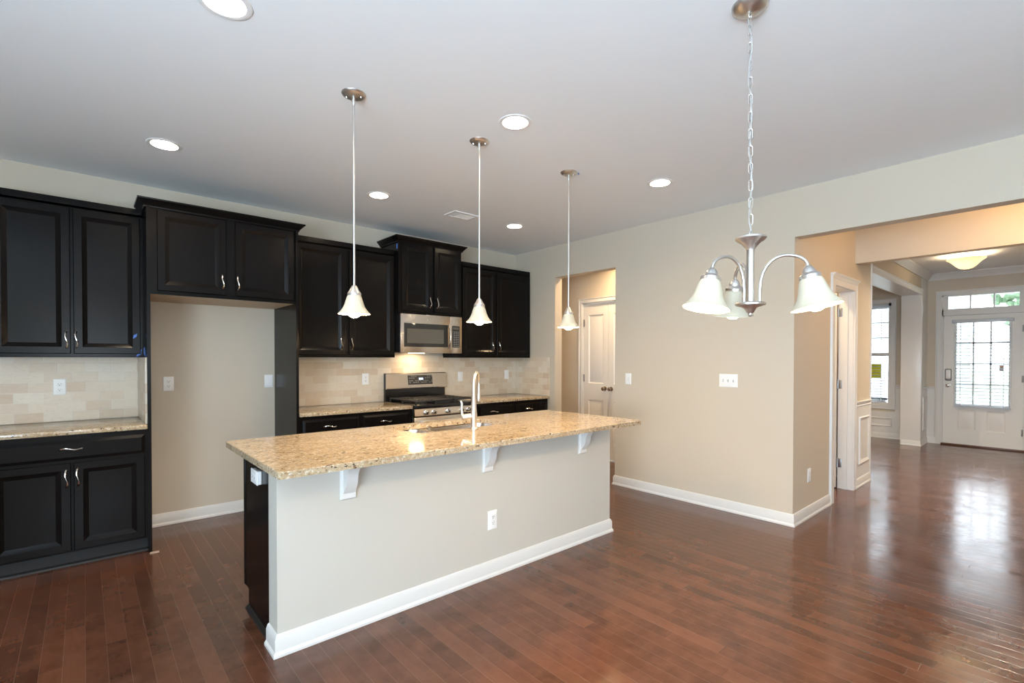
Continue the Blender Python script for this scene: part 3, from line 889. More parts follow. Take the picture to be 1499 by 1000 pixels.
base_cab('black base cabinet with one wide drawer over two doors, left of the niche', -4.80, -4.006,
         [(-4.785, -4.022, 0.708, 0.838, (-4.405, 0.782))],
         [(-4.785, -4.408, 0.118, 0.69, (-4.43, 0.592)), (-4.395, -4.024, 0.118, 0.69, (-4.375, 0.594))])
base_cab('black base cabinet with two drawers left of the range', -2.984, -1.922,
         [(-2.955, -2.455, 0.715, 0.843, (-2.724, 0.775)), (-2.424, -1.942, 0.715, 0.843, (-2.194, 0.777))],
         [(-2.955, -2.455, 0.118, 0.70, (-2.48, 0.60)), (-2.424, -1.942, 0.118, 0.70, (-2.40, 0.60))])
base_cab('black base cabinet with two drawers in the corner right of the range', -1.146, -0.004,
         [(-1.085, -0.575, 0.715, 0.843, (-0.874, 0.773)), (-0.546, -0.03, 0.715, 0.843, (-0.337, 0.771))],
         [(-1.085, -0.575, 0.118, 0.70, (-0.60, 0.60)), (-0.546, -0.03, 0.118, 0.70, (-0.52, 0.60))])


def slab(b, x0, x1, y0, y1):
    b.box(x0, x1, y0, y1, ZC - 0.0315, ZC, 0.004, 2)
CG = None
for x0, x1, lab in ((-4.80, -4.009, 'granite counter with pale edge under the left wall cabinet'),
                    (-2.982, -1.918, 'granite counter between the niche panel and the range'),
                    (-1.150, -0.002, 'granite counter in the corner right of the range')):
    b = MB(); slab(b, x0, x1, -0.645, -0.002)
    one(b, 'countertop', 'granite', lab, 'countertop', ang=30)
# backsplashes
b = MB(); b.box(-4.80, -4.018, -0.011, -0.001, ZC + 0.0005, 1.374)
o = one(b, 'backsplash', 'tile_x', 'travertine tile backsplash on the wall behind the left counter', 'backsplash', smooth=False)
b = MB(); b.box(-4.017, -4.0065, -0.60, -0.001, ZC + 0.0005, 1.374); b.build('side_splash', 'tile_y', o, smooth=False)
b = MB(); b.box(-2.983, -0.0125, -0.011, -0.001, ZC + 0.0005, 1.40)
o = one(b, 'backsplash', 'tile_x', 'long travertine tile backsplash behind range and corner counters', 'backsplash', smooth=False)
b = MB(); b.box(-0.0115, -0.001, -0.64, -0.001, ZC + 0.0005, 1.385); b.build('side_splash', 'tile_y', o, smooth=False)

# ------------------------------------------------------------------ range
RX0, RX1 = -1.914, -1.156
rg = thing('gas_range', 'stainless gas range with black cooktop between the granite counters', 'range', ((RX0 + RX1) / 2, -0.35, 0))
b = MB(); b.box(RX0, RX1, -0.63, -0.02, 0.03, 0.872, 0.003); b.box(RX0 + 0.03, RX1 - 0.03, -0.56, -0.05, 0, 0.03); b.build('body', 'enamel', rg)
b = MB(); b.box(RX0, RX1, -0.665, -0.02, 0.872, 0.908, 0.008); b.build('cooktop', 'enamel', rg)
b = MB()   # tilted control panel
b.prism([(-0.63, 0.795), (-0.668, 0.795), (-0.676, 0.805), (-0.666, 0.868), (-0.63, 0.870)], lambda u, v, d: (d, u, v), RX0 + 0.001, RX1 - 0.001)
cp = b.build('control_panel', 'steel', rg)
for x in (-1.785, -1.694, -1.522, -1.350, -1.261):
    b = MB(); q = Matrix.Rotation(PI / 2 + 0.12, 4, 'X')
    b.lathe([(0, -0.004), (0.026, -0.004), (0.026, 0.006), (0.021, 0.010), (0.020, 0.030), (0.017, 0.034), (0, 0.034)], (x, -0.672, 0.833), 24, q)
    b.box(x - 0.005, x + 0.005, -0.714, -0.70, 0.815, 0.857, 0.002)
    b.build('knob', 'chrome', cp)
b = MB(); b.box(RX0 + 0.002, RX1 - 0.002, -0.668, -0.632, 0.18, 0.785, 0.006); od = b.build('oven_door', 'steel', rg)
b = MB(); b.box(RX0 + 0.10, RX1 - 0.10, -0.671, -0.667, 0.30, 0.66, 0.001); b.build('oven_window', 'darkglass', od)
b = MB(); b.tube([(RX0 + 0.06, -0.722, 0.75), (RX1 - 0.06, -0.722, 0.75)], 0.012, 14)
for x in (RX0 + 0.075, RX1 - 0.075): b.tube([(x, -0.665, 0.75), (x, -0.722, 0.75)], 0.009, 10)
b.build('oven_handle', 'steel', od)
b = MB(); b.box(RX0 + 0.002, RX1 - 0.002, -0.66, -0.632, 0.045, 0.172, 0.005); b.build('lower_drawer', 'steel', rg)
b = MB(); b.box(RX0 + 0.002, RX1 - 0.002, -0.655, -0.632, 0.785, 0.795); b.build('vent_gap', 'blacktoe', rg)
b = MB(); b.box(RX0 + 0.006, RX1 - 0.006, -0.062, -0.02, 0.905, 1.04); b.build('back_riser', 'enamel', rg, smooth=False)
b = MB(); b.prism([(-0.02, 1.208), (-0.062, 1.208), (-0.072, 1.200), (-0.096, 1.045), (-0.090, 1.036), (-0.02, 1.036)], lambda u, v, d: (d, u, v), RX0, RX1)
bg = b.build('back_guard', 'steel', rg)
b = MB(); b.box(RX0 - 0.0015, RX0 + 0.004, -0.064, -0.019, 0.905, 1.207, 0.001); b.build('back_guard_end', 'enamel', bg)
def tilt(u, v, d): return (u, -0.0975 + (v - 1.04) * (0.0255 / 0.16) - d, v)
b = MB(); b.prism([(-1.658, 1.078), (-1.345, 1.078), (-1.345, 1.182), (-1.658, 1.182)], tilt, -0.001, 0.002); pn = b.build('display_panel', 'darkglass', bg, smooth=False)
b = MB()
for x0, x1 in ((-1.520, -1.512), (-1.508, -1.490), (-1.486, -1.468)): b.prism([(x0, 1.130), (x1, 1.130), (x1, 1.152), (x0, 1.152)], tilt, 0.002, 0.0026)
b.build('clock_digits', 'clock', pn, smooth=False)
b = MB()
for r_, zz in enumerate((1.168, 1.148, 1.118, 1.100)):
    for k in range(12):
        x = -1.64 + k * 0.0252
        if -1.54 < x < -1.45 and r_ < 2: continue
        if (k * 7 + r_ * 3) % 4 == 0: continue
        b.prism([(x, zz), (x + 0.012, zz), (x + 0.012, zz + 0.005), (x, zz + 0.005)], tilt, 0.002, 0.0024)
b.build('key_lettering', 'keys', pn, smooth=False)
# burners + grates
for i, (x, y, r) in enumerate(((-1.74, -0.50, 0.05), (-1.74, -0.22, 0.038), (-1.535, -0.36, 0.055), (-1.33, -0.50, 0.042), (-1.33, -0.22, 0.05))):
    b = MB(); b.lathe([(0, 0.908), (r * 1.25, 0.908), (r * 1.2, 0.914), (r, 0.916), (r, 0.924), (r * 0.9, 0.929), (0, 0.930)], (x, y, 0), 24)
    b.build('burner', 'iron', rg)
def grate(x0, x1):
    b = MB(); z0, z1 = 0.934, 0.948; y0, y1 = -0.635, -0.095; w = 0.011
    for y in (y0, y1): b.box(x0, x1, y - w / 2, y + w / 2, z0, z1, 0.003)
    for x in (x0 + w / 2, x1 - w / 2): b.box(x - w / 2, x + w / 2, y0, y1, z0, z1, 0.003)
    xm = (x0 + x1) / 2
    for x in (x0 + (x1 - x0) * 0.3, xm, x0 + (x1 - x0) * 0.7): b.box(x - w / 2, x + w / 2, y0, y1, z0 + 0.002, z1 + 0.003, 0.003)
    for y in (-0.56, -0.50, -0.44, -0.36, -0.28, -0.22, -0.16): b.box(x0, x1, y - w / 2, y + w / 2, z0 + 0.002, z1 + 0.002, 0.003)
    for x in (x0 + 0.008, x1 - 0.008):
        for y in (y0, -0.36, y1): b.box(x - 0.007, x + 0.007, y - 0.007, y + 0.007, 0.907, z0)
    b.build('grate', 'iron', rg)
grate(-1.885, -1.645); grate(-1.425, -1.185)
b = MB(); b.box(-1.640, -1.430, -0.62, -0.11, 0.932, 0.946, 0.006); b.box(-1.63, -1.44, -0.6, -0.13, 0.907, 0.932); b.build('griddle', 'iron', rg)

# ------------------------------------------------------------------ microwave
MX0, MX1, MF = -1.918, -1.158, -0.402
mw = thing('microwave', 'stainless over the range microwave with dark door window', 'microwave', ((MX0 + MX1) / 2, -0.2, 1.424))
b = MB(); b.box(MX0, MX1, MF + 0.03, -0.012, 1.432, 1.832, 0.003); b.build('body', 'enamel', mw)
fm = face_y(0, MF + 0.03, 0)
XS = -1.315
b = MB(); b.fbox(fm, MX0, XS, 1.425, 1.829, 0, 0.03, 0.004); md = b.build('door', 'steel', mw)
b = MB(); b.fbox(fm, -1.880, -1.345, 1.490, 1.734, 0.030, 0.0315, 0.0005); wn = b.build('door_glass', 'darkglass', md)
b = MB(); b.fbox(fm, -1.845, -1.400, 1.528, 1.678, 0.0315, 0.032); b.build('mesh_screen', 'screenmesh', wn, smooth=False)
b = MB(); pts = []
for i in range(13):
    t = i / 12; pts.append(fm(-1.340, 1.482 + 0.256 * t, 0.034 + 0.045 * math.sin(PI * t) ** 0.55))
b.tube(pts, 0.0105, 12); b.build('handle', 'steel', md)
b = MB()
a0 = fm(-1.60, 1.775, 0.030); b.lathe([(0, 0), (0.013, 0), (0.013, 0.0012), (0, 0.0012)], a0, 28, Matrix.Rotation(PI / 2, 4, 'X')); lg = b.build('round_emblem', 'nickel', md)
b = MB(); b.tube([(a0[0] + 0.0105 * math.cos(2 * PI * k / 24), a0[1] - 0.0014, a0[2] + 0.0105 * math.sin(2 * PI * k / 24)) for k in range(24)], 0.0008, 6, closed=True)
for s_ in (-1, 1):
    b.tube([(a0[0] + s_ * 0.0035 + 0.003 * math.cos(-s_ * 0.5 + k * 0.42), a0[1] - 0.0014, a0[2] + 0.0045 * math.sin(k * 0.42)) for k in range(13)], 0.0006, 5)
b.build('emblem_mark', 'keys', lg)
b = MB(); b.fbox(fm, XS + 0.0012, MX1, 1.425, 1.829, 0, 0.03, 0.004); cpn = b.build('control_panel', 'steel', mw)
b = MB(); b.fbox(fm, -1.290, -1.190, 1.490, 1.728, 0.030, 0.0312); kp = b.build('keypad', 'darkglass', cpn, smooth=False)
b = MB(); b.fbox(fm, -1.276, -1.204, 1.690, 1.712, 0.0312, 0.0316); b.build('display', 'screenmesh', kp, smooth=False)
b = MB()
for r_ in range(9):
    for k in range(3):
        u = -1.272 + k * 0.026; v = 1.502 + r_ * 0.0195
        b.fbox(fm, u + 0.002, u + 0.016, v, v + 0.006, 0.0312, 0.0315)
b.build('key_lettering', 'keys', kp, smooth=False)
b = MB(); b.box(MX0 + 0.02, MX1 - 0.02, -0.36, -0.05, 1.428, 1.432); un = b.build('underside', 'enamel', mw, smooth=False)
b = MB(); b.box(-1.66, -1.52, -0.20, -0.10, 1.4255, 1.428); b.build('cooktop_lamp', 'hoodlamp', un, smooth=False)

# ------------------------------------------------------------------ island
IX0, IX1, IY0, IY1 = -3.748, -1.182, -2.768, -1.768
def rrect(x0, x1, y0, y1, r, n=6):
    pts = []
    for cx, cy, a0 in ((x1 - r, y1 - r, 0), (x0 + r, y1 - r, PI / 2), (x0 + r, y0 + r, PI), (x1 - r, y0 + r, 1.5 * PI)):
        for k in range(n + 1):
            a = a0 + PI / 2 * k / n
            pts.append((cx + r * math.cos(a), cy + r * math.sin(a)))
    return pts
SX0, SX1, SXM0, SXM1, SY0, SY1 = -2.80, -2.03, -2.575, -2.535, -2.235, -1.865
cut = rrect(SX0, SX1, SY0, SY1, 0.07, 8)
def shrink(pts, d):
    cx, cy = (IX0 + IX1) / 2, (IY0 + IY1) / 2
    return [(x - math.copysign(d, x - cx), y - math.copysign(d, y - cy)) for x, y in pts]
b = MB()
outer = rrect(IX0, IX1, IY0, IY1, 0.02, 4)
TH = 0.032
b.plate_with_holes(outer, [cut], ZC - TH + 0.0005, ZC - 0.003)
top_in = shrink(outer, 0.003)
bmesh.ops.delete(b.bm, geom=[fc_ for fc_ in b.bm.faces if abs(fc_.normal.z) > 0.9 and fc_.calc_center_median().z > ZC - 0.01], context='FACES_ONLY')
def loopv(pts, z): return [b.bm.verts.new((x, y, z)) for x, y in pts]
o1, o2 = loopv(outer, ZC - 0.003), loopv(top_in, ZC); c1, c2 = loopv(cut, ZC - 0.003), loopv(cut, ZC)
for a, c in ((o1, o2), (c1, c2)):
    for i in range(len(a)): b.bm.faces.new((a[i], a[(i + 1) % len(a)], c[(i + 1) % len(a)], c[i]))
es = []
for vs in (o2, c2):
    for i in range(len(vs)): es.append(b.bm.edges.get((vs[i], vs[(i + 1) % len(vs)])))
bmesh.ops.triangle_fill(b.bm, edges=es, use_beauty=True)
bmesh.ops.remove_doubles(b.bm, verts=b.bm.verts[:], dist=1e-5)
one(b, 'countertop', 'granite', 'long gold granite island top with a sink cutout', 'countertop', ang=30)
# sink
sk = thing('kitchen_sink', 'stainless double bowl undermount sink in the island top', 'sink', (-2.41, -2.05, 0.69))
def bowl(x0, x1, depth, name):
    b = MB(); zt = ZC - TH - 0.001
    lv = [(0, zt), (0.004, zt - 0.02), (0.012, zt - depth * 0.8), (0.03, zt - depth * 0.95), (0.06, zt - depth)]
    rs = []
    for ins, z in lv:
        rs.append([b.bm.verts.new((x, y, z)) for x, y in rrect(x0 + ins, x1 - ins, SY0 - 0.004 + ins, SY1 + 0.004 - ins, max(0.03, 0.075 - ins * 0.4), 8)])
    for a, c in zip(rs, rs[1:]):
        for i in range(len(a)): b.bm.faces.new((a[i], a[(i + 1) % len(a)], c[(i + 1) % len(a)], c[i]))
    b.bm.faces.new(rs[-1])
    o = b.build(name, 'sinksteel', sk, ang=50)
    d = MB(); d.lathe([(0, 0.002), (0.02, 0.002), (0.04, 0.004), (0.044, 0.0)], ((x0 + x1) / 2, (SY0 + SY1) / 2, zt - depth + 0.0005), 24); d.build('drain', 'chrome', o)
bowl(SX0 - 0.004, SXM0, 0.16, 'bowl'); bowl(SXM1, SX1 + 0.004, 0.19, 'bowl')
b = MB(); b.box(SXM0, SXM1, SY0, SY1, ZC - TH - 0.05, ZC - TH - 0.012, 0.006)
b.plate_with_holes(rrect(SX0 - 0.02, SX1 + 0.02, SY0 - 0.02, SY1 + 0.02, 0.08, 8), [rrect(SX0 - 0.004, SXM0, SY0 - 0.004, SY1 + 0.004, 0.07, 8), rrect(SXM1, SX1 + 0.004, SY0 - 0.004, SY1 + 0.004, 0.07, 8)], ZC - TH - 0.002)
b.build('flange', 'sinksteel', sk)
# faucet
FX, FY = -2.408, -2.295
ft = thing('faucet', 'brushed nickel pull-down gooseneck faucet on the island beside the sink', 'faucet', (FX, FY, ZC))
b = MB(); b.lathe([(0, 0), (0.025, 0), (0.025, 0.005), (0.0205, 0.009), (0.0200, 0.06), (0.0225, 0.075), (0.0225, 0.092), (0.0195, 0.115), (0.0165, 0.17), (0.0135, 0.225), (0, 0.226)], (FX, FY, ZC), 24); b.build('body', 'nickel', ft)
sd = Vector((0.76, 0.65, 0)).normalized()
pts = [Vector((FX, FY, ZC + 0.20)), Vector((FX, FY, ZC + 0.27))]
R_ = 0.080; zc = ZC + 0.285
for k in range(0, 15):
    a = PI - (PI * 1.06) * k / 14
    pts.append(Vector((FX, FY, zc)) + sd * (R_ + R_ * math.cos(a)) + Vector((0, 0, R_ * 1.05 * math.sin(a))))
b = MB(); b.tube(pts, [0.0132] * 2 + [0.0128 - 0.00025 * k for k in range(15)], 16); b.build('spout', 'nickel', ft)
e = pts[-1]; dd = (pts[-1] - pts[-2]).normalized()
b = MB(); b.tube([e - dd * 0.004, e + dd * 0.03, e + dd * 0.07, e + dd * 0.098, e + dd * 0.104], [0.0105, 0.0115, 0.0130, 0.0145, 0.012], 16); hd_ = b.build('spray_head', 'nickel', ft)
b = MB(); b.tube([e + dd * 0.104, e + dd * 0.107], 0.010, 16); b.build('spray_face', 'slot', hd_)
hdv = Vector((-0.80, 0.60, 0)).normalized()
hp = Vector((FX, FY, ZC + 0.083))
b = MB(); b.tube([hp + hdv * 0.008, hp + hdv * 0.03, hp + hdv * 0.055 - Vector((0, 0, 0.004)), hp + hdv * 0.072 - Vector((0, 0, 0.006)), hp + hdv * 0.078 - Vector((0, 0, 0.006))], [0.018, 0.0195, 0.020, 0.017, 0.010], 16); hb = b.build('handle_hub', 'nickel', ft)
q = hp + hdv * 0.068
b = MB(); b.tube([q - Vector((0, 0, 0.02)), q + hdv * 0.008 + Vector((0, 0, 0.01)), q + hdv * 0.012 + Vector((0, 0, 0.05)), q + hdv * 0.010 + Vector((0, 0, 0.085)), q + hdv * 0.018 + Vector((0, 0, 0.102))], [0.006, 0.010, 0.0085, 0.0078, 0.005], 12); b.build('lever', 'nickel', hb)
# island cabinet
ic = thing('island_cabinet', 'black island base cabinet with finished end panel under granite', 'cabinet', (-2.45, -2.1, 0))
CX0, CX1 = -3.668, -1.228
b = MB(); b.box(CX0 + 0.019, CX1, KY1 + 0.001, -1.86, 0.105, 0.66); b.box(CX0 + 0.019, SX0 - 0.03, KY1 + 0.001, -1.86, 0.66, ZC - 0.034); b.box(SX1 + 0.03, CX1, KY1 + 0.001, -1.86, 0.66, ZC - 0.034)
b.box(SX0 - 0.03, SX1 + 0.03, -1.862, -1.845, 0.66, ZC - 0.034)
b.build('body', 'cab', ic, smooth=False)
b = MB(); b.prism([(KY1 + 0.001, 0.0), (KY1 + 0.001, ZC - 0.034), (-1.86, ZC - 0.034), (-1.86, 0.105), (-1.925, 0.105), (-1.925, 0)], lambda u, v, d: (d, u, v), CX0, CX0 + 0.018); b.build('end_panel', 'cab', ic, smooth=False)
b = MB(); b.box(CX0 - 0.004, CX0 + 0.02, -1.86, -1.838, 0.105, ZC - 0.034, 0.002); b.build('face_stile', 'cab', ic)
b = MB(); b.sweep([(CX0, KY1 + 0.024), (CX0, -1.925)], [(0, 0), (0.017, 0), (0.015, 0.010), (0.005, 0.019), (0, 0.021)], 1); b.build('shoe_moulding', 'blacktoe', ic)
b = MB(); b.box(CX0 + 0.019, CX1, KY1 + 0.01, -1.93, 0, 0.105); b.build('toe_kick', 'blacktoe', ic, smooth=False)
ff = lambda u, v, d: (-u, -1.845 + d, v)
for k in range(5):
    x0 = 1.25 + k * 0.48
    b = MB(); b.rings(ff, x0, x0 + 0.46, 0.118, 0.69, DOORSTEPS, back=True); dd_ = b.build('door', 'cab', ic, ang=12)
    b = MB(); pull(b, ff, x0 + 0.42, 0.6, 0.02); b.build('handle', 'chrome', dd_)
    b = MB(); b.rings(ff, x0, x0 + 0.46, 0.708, 0.838, DRAWSTEPS, back=True); b.build('drawer', 'cab', ic, ang=12)
# corbels
def corbel(x, label):
    t = thing('corbel', label, 'corbel', (x, KY0, 0.66), 'white corbels under the island overhang')
    zt = ZC - TH - 0.001
    b = MB(); b.rings(face_y(x, KY0, 0), -0.041, 0.041, 0.663, zt, [(0, 0), (0, 0.010), (0.006, 0.016), (0.010, 0.016)], back=True); b.build('back_plate', 'trim', t, ang=20)
    pr = [(0.016, zt), (0.20, zt), (0.20, zt - 0.014)]
    for k in range(9):
        a = k / 8
        pr.append((0.185 - 0.125 * math.sin(a * PI / 2) ** 0.8, zt - 0.018 - 0.085 * (1 - math.cos(a * PI / 2)) ** 1.0))
    for k in range(1, 7):
        a = k / 6
        pr.append((0.060 - 0.038 * a ** 1.6, zt - 0.103 - 0.070 * a))
    pr.append((0.016, zt - 0.178))
    b = MB(); b.prism(pr, lambda u, v, d: (d, KY0 - u, v), x - 0.028, x + 0.028)
    for s_ in (-1, 1): b.prism([(u * 0.985 if u > 0.02 else u, v) for u, v in pr], lambda u, v, d: (d, KY0 - u, v), x + s_ * 0.028, x + s_ * 0.0295)
    b.build('bracket', 'trim', t, ang=30)
corbel(-3.346, 'white corbel under the granite near the black island end')
corbel(-2.452, 'white corbel at mid island, above the duplex outlet')
corbel(-1.552, 'white corbel under the far end of the island top, beside the pantry opening')


# ------------------------------------------------------------------ electrical plates
def outlet(label, f, kind='duplex', sx=1.0):
    c = f(0, -0.058, 0)
    t = thing({'duplex': 'wall_outlet', 'toggle': 'light_switch', 'triple': 'light_switch', 'rocker': 'light_switch'}[kind], label,
              'outlet' if kind == 'duplex' else 'switch', c)
    w = 0.083 if kind == 'triple' else 0.036
    b = MB(); b.rings(f, -w, w, -0.0585, 0.0585, [(0, 0), (0, 0.003), (0.004, 0.006), (0.006, 0.0065)], back=True); b.build('cover_plate', 'plate', t, ang=40)
    if kind == 'duplex':
        for v in (-0.0195, 0.0195):
            b = MB(); b.fbox(f, -0.0165, 0.0165, v - 0.0135, v + 0.0135, 0.0060, 0.0078, 0.0012); r = b.build('receptacle', 'plate', t)
            b = MB()
            for u in (-0.0065, 0.0065): b.fbox(f, u - 0.0012, u + 0.0012, v + 0.0005, v + 0.008, 0.0076, 0.0081)
            b.fbox(f, -0.003, 0.003, v - 0.009, v - 0.004, 0.0076, 0.0081)
            b.build('slots', 'slot', r, smooth=False)
    elif kind == 'rocker':
        b = MB(); b.fbox(f, -0.0165, 0.0165, -0.033, 0.033, 0.0060, 0.0085, 0.002); b.build('rocker', 'plate', t)
    else:
        for u in ((-0.046, 0, 0.046) if kind == 'triple' else (0,)):
            b = MB(); b.fbox(f, u - 0.005, u + 0.005, -0.012, 0.012, 0.0060, 0.0072); r = b.build('toggle_slot', 'keys', t, smooth=False)
            b = MB(); b.prism([(-0.009, 0.0065), (0.004, 0.0065), (0.010, 0.017), (0.002, 0.019)], lambda a, d, w_: f(w_, a, d), u - 0.0036, u + 0.0036); b.build('toggle', 'plate', r)
    return t


outlet('white duplex outlet on the tile above the left counter', face_y(-4.474, -0.011, 1.157))
outlet('white duplex outlet on the bare niche wall, toward its left side', face_y(-3.818, 0, 1.158))
outlet('white switch plate on the niche wall against the right panel', face_y(-3.056, 0, 1.158), 'rocker')
outlet('white duplex outlet on the tile left of the range', face_y(-2.118, -0.011, 1.152))
outlet('white rocker switch on the tile right of the range', face_y(-0.904, -0.011, 1.150), 'rocker')
outlet('white rocker switch on the tile near the back corner', face_y(-0.165, -0.011, 1.160), 'rocker')
outlet('white single toggle switch beside the pantry opening', face_x(0, -1.806, 1.155), 'toggle')
outlet('white triple toggle switch plate on the wide beige wall', face_x(0, -2.875, 1.173), 'triple')
outlet('white duplex outlet low on the hall wall beside the corner', face_y(0.372, YC, 0.362))
outlet('white duplex outlet low on the island knee wall', face_y(-2.411, KY0, 0.352))
t = thing('wall_outlet', 'white box outlet mounted sideways on the black island end panel', 'outlet', (CX0 - 0.01, -2.14, 0.728))
f = face_x(CX0, -2.14, 0.764)
b = MB(); b.fbox(f, -0.056, 0.056, -0.034, 0.034, 0, 0.018, 0.003); b.build('housing', 'plate', t)
b = MB(); b.rings(f, -0.059, 0.059, -0.036, 0.036, [(0, 0.018), (0, 0.021), (0.003, 0.024), (0.005, 0.0245)], back=True); b.build('cover_plate', 'plate', t, ang=40)
for u in (-0.02, 0.02):
    b = MB(); b.fbox(f, u - 0.0135, u + 0.0135, -0.0165, 0.0165, 0.0243, 0.026, 0.001); r = b.build('receptacle', 'plate', t)
    b = MB()
    for v in (-0.0065, 0.0065): b.fbox(f, u - 0.008, u - 0.0005, v - 0.0012, v + 0.0012, 0.0258, 0.0263)
    b.fbox(f, u + 0.004, u + 0.009, -0.003, 0.003, 0.0258, 0.0263); b.build('slots', 'slot', r, smooth=False)

# ------------------------------------------------------------------ ceiling lights
def downlight(x, y, label, glow='led', group='recessed lights in the kitchen ceiling'):
    t = thing('recessed_light', label, 'ceiling light', (x, y, H), group)
    b = MB(); b.lathe([(LR - 0.004, 0.002), (LR - 0.004, -0.004), (LR + 0.004, -0.006), (LR + 0.018, -0.003), (LR + 0.020, 0.0), (LR + 0.0005, 0.0)], (x, y, H), 36); b.build('trim_ring', 'plate', t, ang=40)
    b = MB(); b.lathe([(LR - 0.0005, 0.0), (LR - 0.006, 0.05), (LR - 0.012, 0.075), (0.0, 0.0752)], (x, y, H), 36); b.build('can', 'plate', t)
    b = MB(); b.lathe([(0.0, 0.028), (0.03, 0.029), (0.055, 0.034), (0.064, 0.045), (0.06, 0.074)], (x, y, H), 32); b.build('lamp_lens', glow, t)
    return t
for x, y, lab in DOWN: downlight(x, y, lab)
downlight(*HALLD[0], 'recessed light in the pantry passage ceiling, out of sight', 'halled', 'recessed lights beyond the kitchen')
downlight(*HALLD[1], 'unseen recessed light behind the dropped header, added to brighten the entry', 'fill_led', 'recessed lights beyond the kitchen')  # added fill lamp, hidden by the header, lifts the entry walls and front door
downlight(*HALLD[3], 'unseen recessed light in the small room, added to brighten the open hall door', 'halled', 'recessed lights beyond the kitchen')  # added lamp out of view, warms the dark door leaf
downlight(*HALLD[2], 'unseen recessed light added to brighten the dining room', 'fill_led', 'recessed lights beyond the kitchen')  # added fill lamp out of view, lightens the dining room
# ceiling register
vt = thing('air_vent', 'white louvred air register in the ceiling in front of the microwave', 'vent', (-1.6, -1.03, H))
fv = face_dn(-1.602, -1.022, H)
b = MB(); b.rings(fv, -0.14, 0.14, -0.09, 0.09, [(0, 0), (0.002, 0.008), (0.022, 0.010), (0.024, 0.002)], fill=False); b.fbox(fv, -0.062, -0.052, -0.07, 0.07, 0.002, 0.009); b.build('frame', 'plate', vt, ang=25)
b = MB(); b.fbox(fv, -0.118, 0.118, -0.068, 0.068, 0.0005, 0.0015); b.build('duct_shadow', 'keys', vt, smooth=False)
b = MB()
for k in range(9):
    v = -0.064 + k * 0.016
    b.prism([(v, 0.0018), (v + 0.010, 0.007), (v + 0.011, 0.006), (v + 0.002, 0.0012)], lambda a, d, w: fv(w, a, d), -0.05, 0.116)
for k in range(5):
    u = -0.116 + k * 0.011
    b.prism([(u, 0.0018), (u + 0.007, 0.007), (u + 0.008, 0.006), (u + 0.002, 0.0012)], lambda a, d, w: fv(a, w, d), -0.066, 0.066)
b.build('louvres', 'plate', vt, smooth=False)

# ------------------------------------------------------------------ pendants
def pendant(x, y, label):
    t = thing('pendant_light', label, 'pendant lamp', (x, y, 1.585), 'pendants over the island')
    b = MB(); b.lathe([(0, -0.020), (0.020, -0.020), (0.045, -0.014), (0.058, -0.007), (0.062, 0), (0, 0)], (x, y, H), 32); c = b.build('canopy', 'nickel', t)
    b = MB()
    for s_ in (-1, 1): b.lathe([(0, -0.006), (0.004, -0.005), (0.006, 0), (0, 0)], (x + s_ * 0.038 * 0.75, y - s_ * 0.038 * 0.66, H - 0.0155), 12)
    b.build('screws', 'chrome', c)
    b = MB(); b.lathe([(0.0, 0), (0.007, 0), (0.009, -0.012), (0.0085, -0.034), (0.0055, -0.040), (0, -0.04)], (x, y, H - 0.018), 16); b.build('swivel', 'nickel', c)
    b = MB(); b.tube([(x, y, H - 0.04), (x, y, 1.742)], 0.0058, 12); b.build('stem', 'nickel', t)
    b = MB(); b.lathe([(0, 1.752), (0.008, 1.752), (0.013, 1.748), (0.022, 1.730), (0.031, 1.716), (0.035, 1.710), (0.0355, 1.698), (0.030, 1.698), (0, 1.70)], (x, y, 0), 28); b.build('socket_cap', 'nickel', t)
    b = MB(); pr = [(0.033, 1.700), (0.038, 1.688), (0.043, 1.672), (0.048, 1.655), (0.055, 1.637), (0.066, 1.620), (0.079, 1.606), (0.083, 1.601)]
    b.lathe(pr + [(r - 0.0032, z - 0.0005) for r, z in pr[::-1]], (x, y, 0), 36); b.build('shade', 'shade', t, fix=True)
    b = MB(); b.lathe([(0, 1.692), (0.014, 1.690), (0.015, 1.668), (0.020, 1.655), (0.029, 1.640), (0.0335, 1.622), (0.032, 1.604), (0.024, 1.590), (0.012, 1.5835), (0, 1.582)], (x, y, 0), 24); b.build('bulb', 'bulb', t)
    return t
PX = [(-3.273, -2.41, 'lit bell glass pendant over the left part of the island, first of the row'), (-2.447, -2.405, 'lit bell glass pendant hanging at mid island, above the faucet'), (-1.632, -2.428, 'lit bell glass pendant in front of the pantry opening')]
for p_ in PX: pendant(*p_)
b = MB(); f = face_dn(-1.632, -2.428, H - 0.004); b.prism([(0.030, -0.066), (0.058, -0.052), (0.068, -0.040), (0.040, -0.054)], f, 0.004, 0.010)
one(b, 'tape_scrap', 'bluetape', 'scrap of blue tape on the canopy of the pendant by the pantry', 'tape')
b = MB(); f = face_y(0, -0.331, 0); b.prism([(-4.067, 1.512), (-4.046, 1.527), (-4.041, 1.551), (-4.062, 1.539)], f, 0.0005, 0.0015)
one(b, 'tape_scrap', 'bluetape', 'scrap of blue tape on the door of the left wall cabinet', 'tape')
b = MB(); b.prism([(-0.27, 1.378), (-0.13, 1.40), (-0.12, 1.44), (-0.20, 1.45)], lambda u, v, d: (-4.0065 - d, u - 0.26, v), 0.0005, 0.0015)
b.prism([(-4.047, 1.379), (-4.018, 1.398), (-4.013, 1.438), (-4.038, 1.408)], face_y(0, -0.312, 0), 0.0005, 0.0015)
one(b, 'tape_scrap', 'bluetape', 'folded blue tape at the bottom corner where left cabinet meets niche panel', 'tape')
b = MB(); b.prism([(-0.365, 2.49), (-0.345, 2.49), (-0.345, 2.54), (-0.365, 2.54)], lambda u, v, d: (-1.932 - d, u, v), 0.0005, 0.0015)
